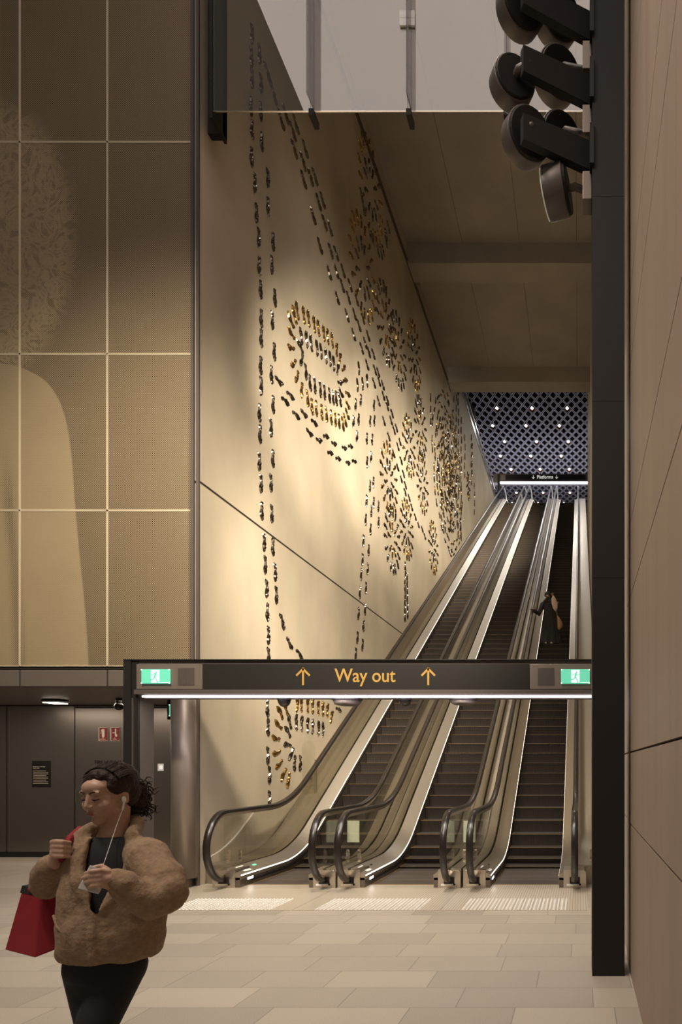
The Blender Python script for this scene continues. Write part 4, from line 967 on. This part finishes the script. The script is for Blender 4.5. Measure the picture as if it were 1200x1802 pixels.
    j.tube([nk(48, .135, 1.43), nk(70, .098, 1.50), nk(120, .088, 1.53), nk(180, .085, 1.54), nk(240, .088, 1.53), nk(290, .098, 1.50), nk(318, .130, 1.44)], [.022, .030, .028, .028, .028, .030, .022], 12, flat=1.2)
    fr = lambda ang, z, out: Vector((cx_, cy_, z)) + (fdir * math.cos(R(ang)) * (.142 + out) + ldir * math.sin(R(ang)) * (.182 + out))
    j.tube([nk(56, .12, 1.50), fr(52, 1.42, -.03), fr(36, 1.33, -.004), fr(8, 1.21, .020)], [.028, .034, .030, .012], 12, flat=.5, up=fdir)
    j.tube([nk(306, .12, 1.50), fr(-34, 1.42, -.03), fr(-22, 1.33, -.002), fr(-4, 1.21, .018)], [.026, .030, .026, .014], 12, flat=.5, up=fdir)
    j.tube([fr(-1, 1.20, .016), fr(0, 1.12, .024), fr(0, 1.02, .020)], [.014, .015, .013], 10, flat=.6, up=fdir)
    jk = part(root, 'jacket', j, 'fleece'); remesh(jk, .0070, 3, .5, (.10, .022))
    m = MB().tube([fr(-28, 1.11, .022), fr(-45, 1.14, .020), fr(-60, 1.18, .018)], [.006, .007, .006], 8)
    part(root, 'pocket_edge', m, 'fleece', True)
    m = MB(); th = .034
    m.loft([ringz(z, a_ - th, c_ - th, cx_, cy_) for z, a_, c_, _, _ in prof_j[3:9]] + [ringz(1.468, .088, .078, (cx_ + nb.x) / 2, (cy_ + nb.y) / 2), ringz(1.487, .066, .066, nb.x, nb.y)])
    part(root, 'shirt', m, 'cloth', True)
    # leggings
    m = MB(); m.loft([ringz(z, a_, c_, pel.x, pel.y) for z, a_, c_ in ((.84, .11, .10), (.90, .145, .12), (.98, .142, .115), (1.04, .135, .105))])
    m.tube([lh + Vector((0, 0, .0)), (lh + lk) / 2 + fdir * .01, lk, (lk + la) / 2 - fdir * .01, la + Vector((0, 0, .02))], [.088, .078, .060, .056, .040], 18)
    m.tube([rh, (rh + rk) / 2, rk, (rk + ra) / 2, ra + Vector((0, 0, .02))], [.088, .078, .060, .055, .040], 18)
    remesh(part(root, 'leggings', m, 'cloth'), .008, 4, .5)
    for an, nm in ((la, 0), (ra, 1)):
        m = MB(); tip = an + wdir * .16; tip.z = .035; heel = an - wdir * .05; heel.z = .045 if nm == 0 else .13; mid = an + wdir * .05; mid.z = .05 if nm == 0 else .10
        m.tube([heel, mid, tip], [.042, .045, .032], 14, flat=.85); m.tube([an + Vector((0, 0, .03)), mid], [.042, .042], 12)
        remesh(part(root, 'shoe', m, 'white'), .006, 3)
    m = MB(); m.ell(h(.083, -.004, -.02), (.006, .010, .014), hr).tube([h(.084, -.006, -.03), h(.082, -.016, -.06)], .004, 8)
    m.tube([h(.082, -.016, -.06), h(.07, -.05, -.13), fr(12, 1.40, .03), fr(-2, 1.30, .05), Wc(150, 1560, -.30)], .0014, 6); part(root, 'earphone', m, 'white', True)
    # phone
    m = MB(); c = Wc(166, 1548, -.335); rt = Matrix.Translation(c) @ Matrix.Rotation(R(15), 4, 'Y') @ Matrix.Rotation(R(-20), 4, 'X') @ Matrix.Rotation(R(25), 4, 'Z')
    m.box(-.034, .034, -.004, .004, -.045, .045).xf(rt); o = bevel(m.build('mobile_phone', 'phone'), .003, 3); tag(o, 'pale mobile phone held in the walking woman\'s left hand', 'phone')
    # bag
    bg = empty('tote_bag', 'red tote bag with black rim hanging at the walking woman\'s side', 'bag', Wc(62, 1680, .12))
    A = [Wc(8, 1672, .14), Wc(61, 1686, .02), Wc(122, 1662, .10), Wc(70, 1655, .26)]; T = [Wc(39, 1563, .13), Wc(68, 1568, .08), Wc(101, 1560, .12), Wc(72, 1556, .18)]
    mid_ = lambda f_: [a_.lerp(t_, f_) for a_, t_ in zip(A, T)]
    bo = part(bg, 'bag_body', MB().loft([mid_(0), mid_(.5), mid_(1)], True), 'bag'); bevel(bo, .006)
    rim = [[c_ + (c_ - (T[0] + T[2]) / 2) * .05 for c_ in mid_(f_)] for f_ in (.93, 1.04)]
    part(bg, 'rim', MB().loft(rim, True), 'cloth')
    part(bg, 'strap', MB().tube([T[0].lerp(T[1], .5), Wc(84, 1530, .02), Wc(110, 1506, -.125), Wc(122, 1478, -.10), Wc(140, 1462, .02), Wc(150, 1468, .09)], [.010, .010, .012, .013, .013, .012], 10, flat=1.6), 'bag', True)
woman()

def escalator_woman():
    Y = 22.3; st = 10.30 + .4 * round((Y - 10.30 - .12) / .4); zf = base(st); Y = st + .16
    q = lambda px, py, d=0.0: P3(px, py, Y + d) + Vector((0, 0, zf - Z_(1137, Y)))
    root = empty('person', 'woman in a long black robe and headscarf standing on the rightmost escalator, hand on handrail', 'person', (X_(967, Y), Y, zf))
    b = MB()
    b.ell(q(964, 1051), (.075, .09, .11)).ell(q(963, 1053, -.085), (.018, .02, .02)); b.tube([q(964, 1056), q(965, 1064)], .05, 12)
    b.loft([[q(967, y_) + Vector((w_ * math.cos(R(t * 20)), .6 * w_ * math.sin(R(t * 20)), 0)) for t in range(18)] for y_, w_ in ((1061, .08), (1066, .16), (1082, .13), (1100, .16), (1125, .10))])
    rail = Vector((EC[2] - .735, Y - .30, base(Y - .30) + 1.17))
    sh = q(955, 1066); el = q(948, 1083, -.10)
    b.tube([sh, el, rail + Vector((.07, 0, .03))], [.05, .042, .03], 10)
    b.ell(rail + Vector((.02, -.01, .015)), (.045, .05, .018))
    for i in range(4): b.tube([rail + Vector((.02, .02 - i * .021, .018)), rail + Vector((-.03, .015 - i * .021, .016)), rail + Vector((-.055, .012 - i * .021, -.005))], .010, 8)
    b.tube([rail + Vector((.03, .03, .01)), rail + Vector((.0, .06, .01))], .011, 8)
    hd = q(972, 1049, -.08); b.tube([q(978, 1066), q(981, 1064, -.16), hd], [.05, .042, .028], 10); b.ell(hd, (.035, .03, .045))
    for i in range(4): b.tube([hd + Vector((-.02 + i * .017, -.01, .02)), hd + Vector((-.022 + i * .017, -.03, .05)), hd + Vector((-.022 + i * .017, -.05, .035))], .009, 8)
    b.tube([hd + Vector((-.03, -.01, 0)), hd + Vector((-.05, -.03, .02))], .010, 8)
    for s_ in (-1, 1): b.tube([q(967 + s_ * 5, 1100), q(966 + s_ * 4, 1132)], [.08, .04], 10)
    remesh(part(root, 'body', b, 'skin2'), .010, 2)
    m = MB(); m.ell(q(963.5, 1049, .02), (.105, .12, .115)).ell(q(964, 1057, .0), (.10, .10, .07)).ell(q(964, 1061), (.16, .11, .09))
    m.ell(q(963, 1057, -.085), (.060, .03, .035))
    hs = part(root, 'headscarf', m, 'robe'); remesh(hs, .010, 3)
    part(root, 'face', MB().ell(q(963.3, 1050.8, -.100), (.058, .026, .042)), 'skin2', True)
    m = MB(); n = 40; rings = []
    for y_, w_, f_ in ((1060, .14, 0), (1066, .20, 0), (1078, .19, .01), (1092, .215, .02), (1108, .26, .03), (1122, .31, .05), (1135.5, .355, .06)):
        rings.append([q(967 + (1.5 if y_ > 1100 else 0), y_) + Vector(((w_ + f_ * .5 * math.sin(t * R(9) * 9)) * math.cos(R(t * 9)), (.52 * w_ + f_ * .4 * math.sin(t * R(9) * 9)) * math.sin(R(t * 9)), 0)) for t in range(n)])
    m.loft(rings)
    m.tube([sh, el, el.lerp(rail, .72) + Vector((0, 0, .02))], [.085, .075, .065], 12); m.tube([q(978, 1066), q(982, 1070, -.12), q(978, 1060, -.13)], [.085, .08, .07], 12)
    remesh(part(root, 'robe', m, 'robe'), .011, 2)
    m = MB()
    for i in range(17): m.ell(q(966.5, 1062 + i * 4.0, 0) + Vector((0, -(.105 + .006 * i) - .012, 0)), (.010, .008, .010), n=8, m=6)
    part(root, 'buttons', m, 'gold')
    for s_ in (-1, 1):
        m = MB(); c_ = q(966 + s_ * 3.6, 1136.3); m.tube([c_ + Vector((0, .05, .03)), c_ + Vector((s_ * .02, -.15, .025))], [.04, .045], 10, flat=.7); part(root, 'shoe', m, 'beige', True)
    m = MB(); c_ = q(976, 1064, -.20)
    m.loft([[q(px_, y_, -.21) + Vector((w_ * math.cos(R(t * 30)), .03 * math.sin(R(t * 30)), 0)) for t in range(12)] for px_, y_, w_ in ((973.5, 1051, .02), (974, 1056, .07), (976, 1065, .10), (977, 1072, .08), (977.5, 1078, .015))])
    o = m.build('white_cloth', 'beige', None, True); tag(o, 'pale cloth held up beside the face of the woman on the escalator', 'cloth')
    bg = empty('handbag', 'small brown handbag hanging at the side of the woman on the escalator', 'bag', q(985, 1110, -.12))
    part(bg, 'bag_body', MB().loft([[q(px_, y_, -.16) + Vector((w_ * math.cos(R(t * 30)), .05 * math.sin(R(t * 30)), 0)) for t in range(12)] for px_, y_, w_ in ((981, 1086, .015), (983.5, 1093, .06), (985.5, 1100, .09), (985, 1106, .08), (983.5, 1110, .03))]), 'tan', True)
    part(bg, 'strap', MB().tube([q(981, 1088, -.16), q(979, 1078, -.15), q(978, 1068, -.12)], .012, 8), 'tan')
escalator_woman()
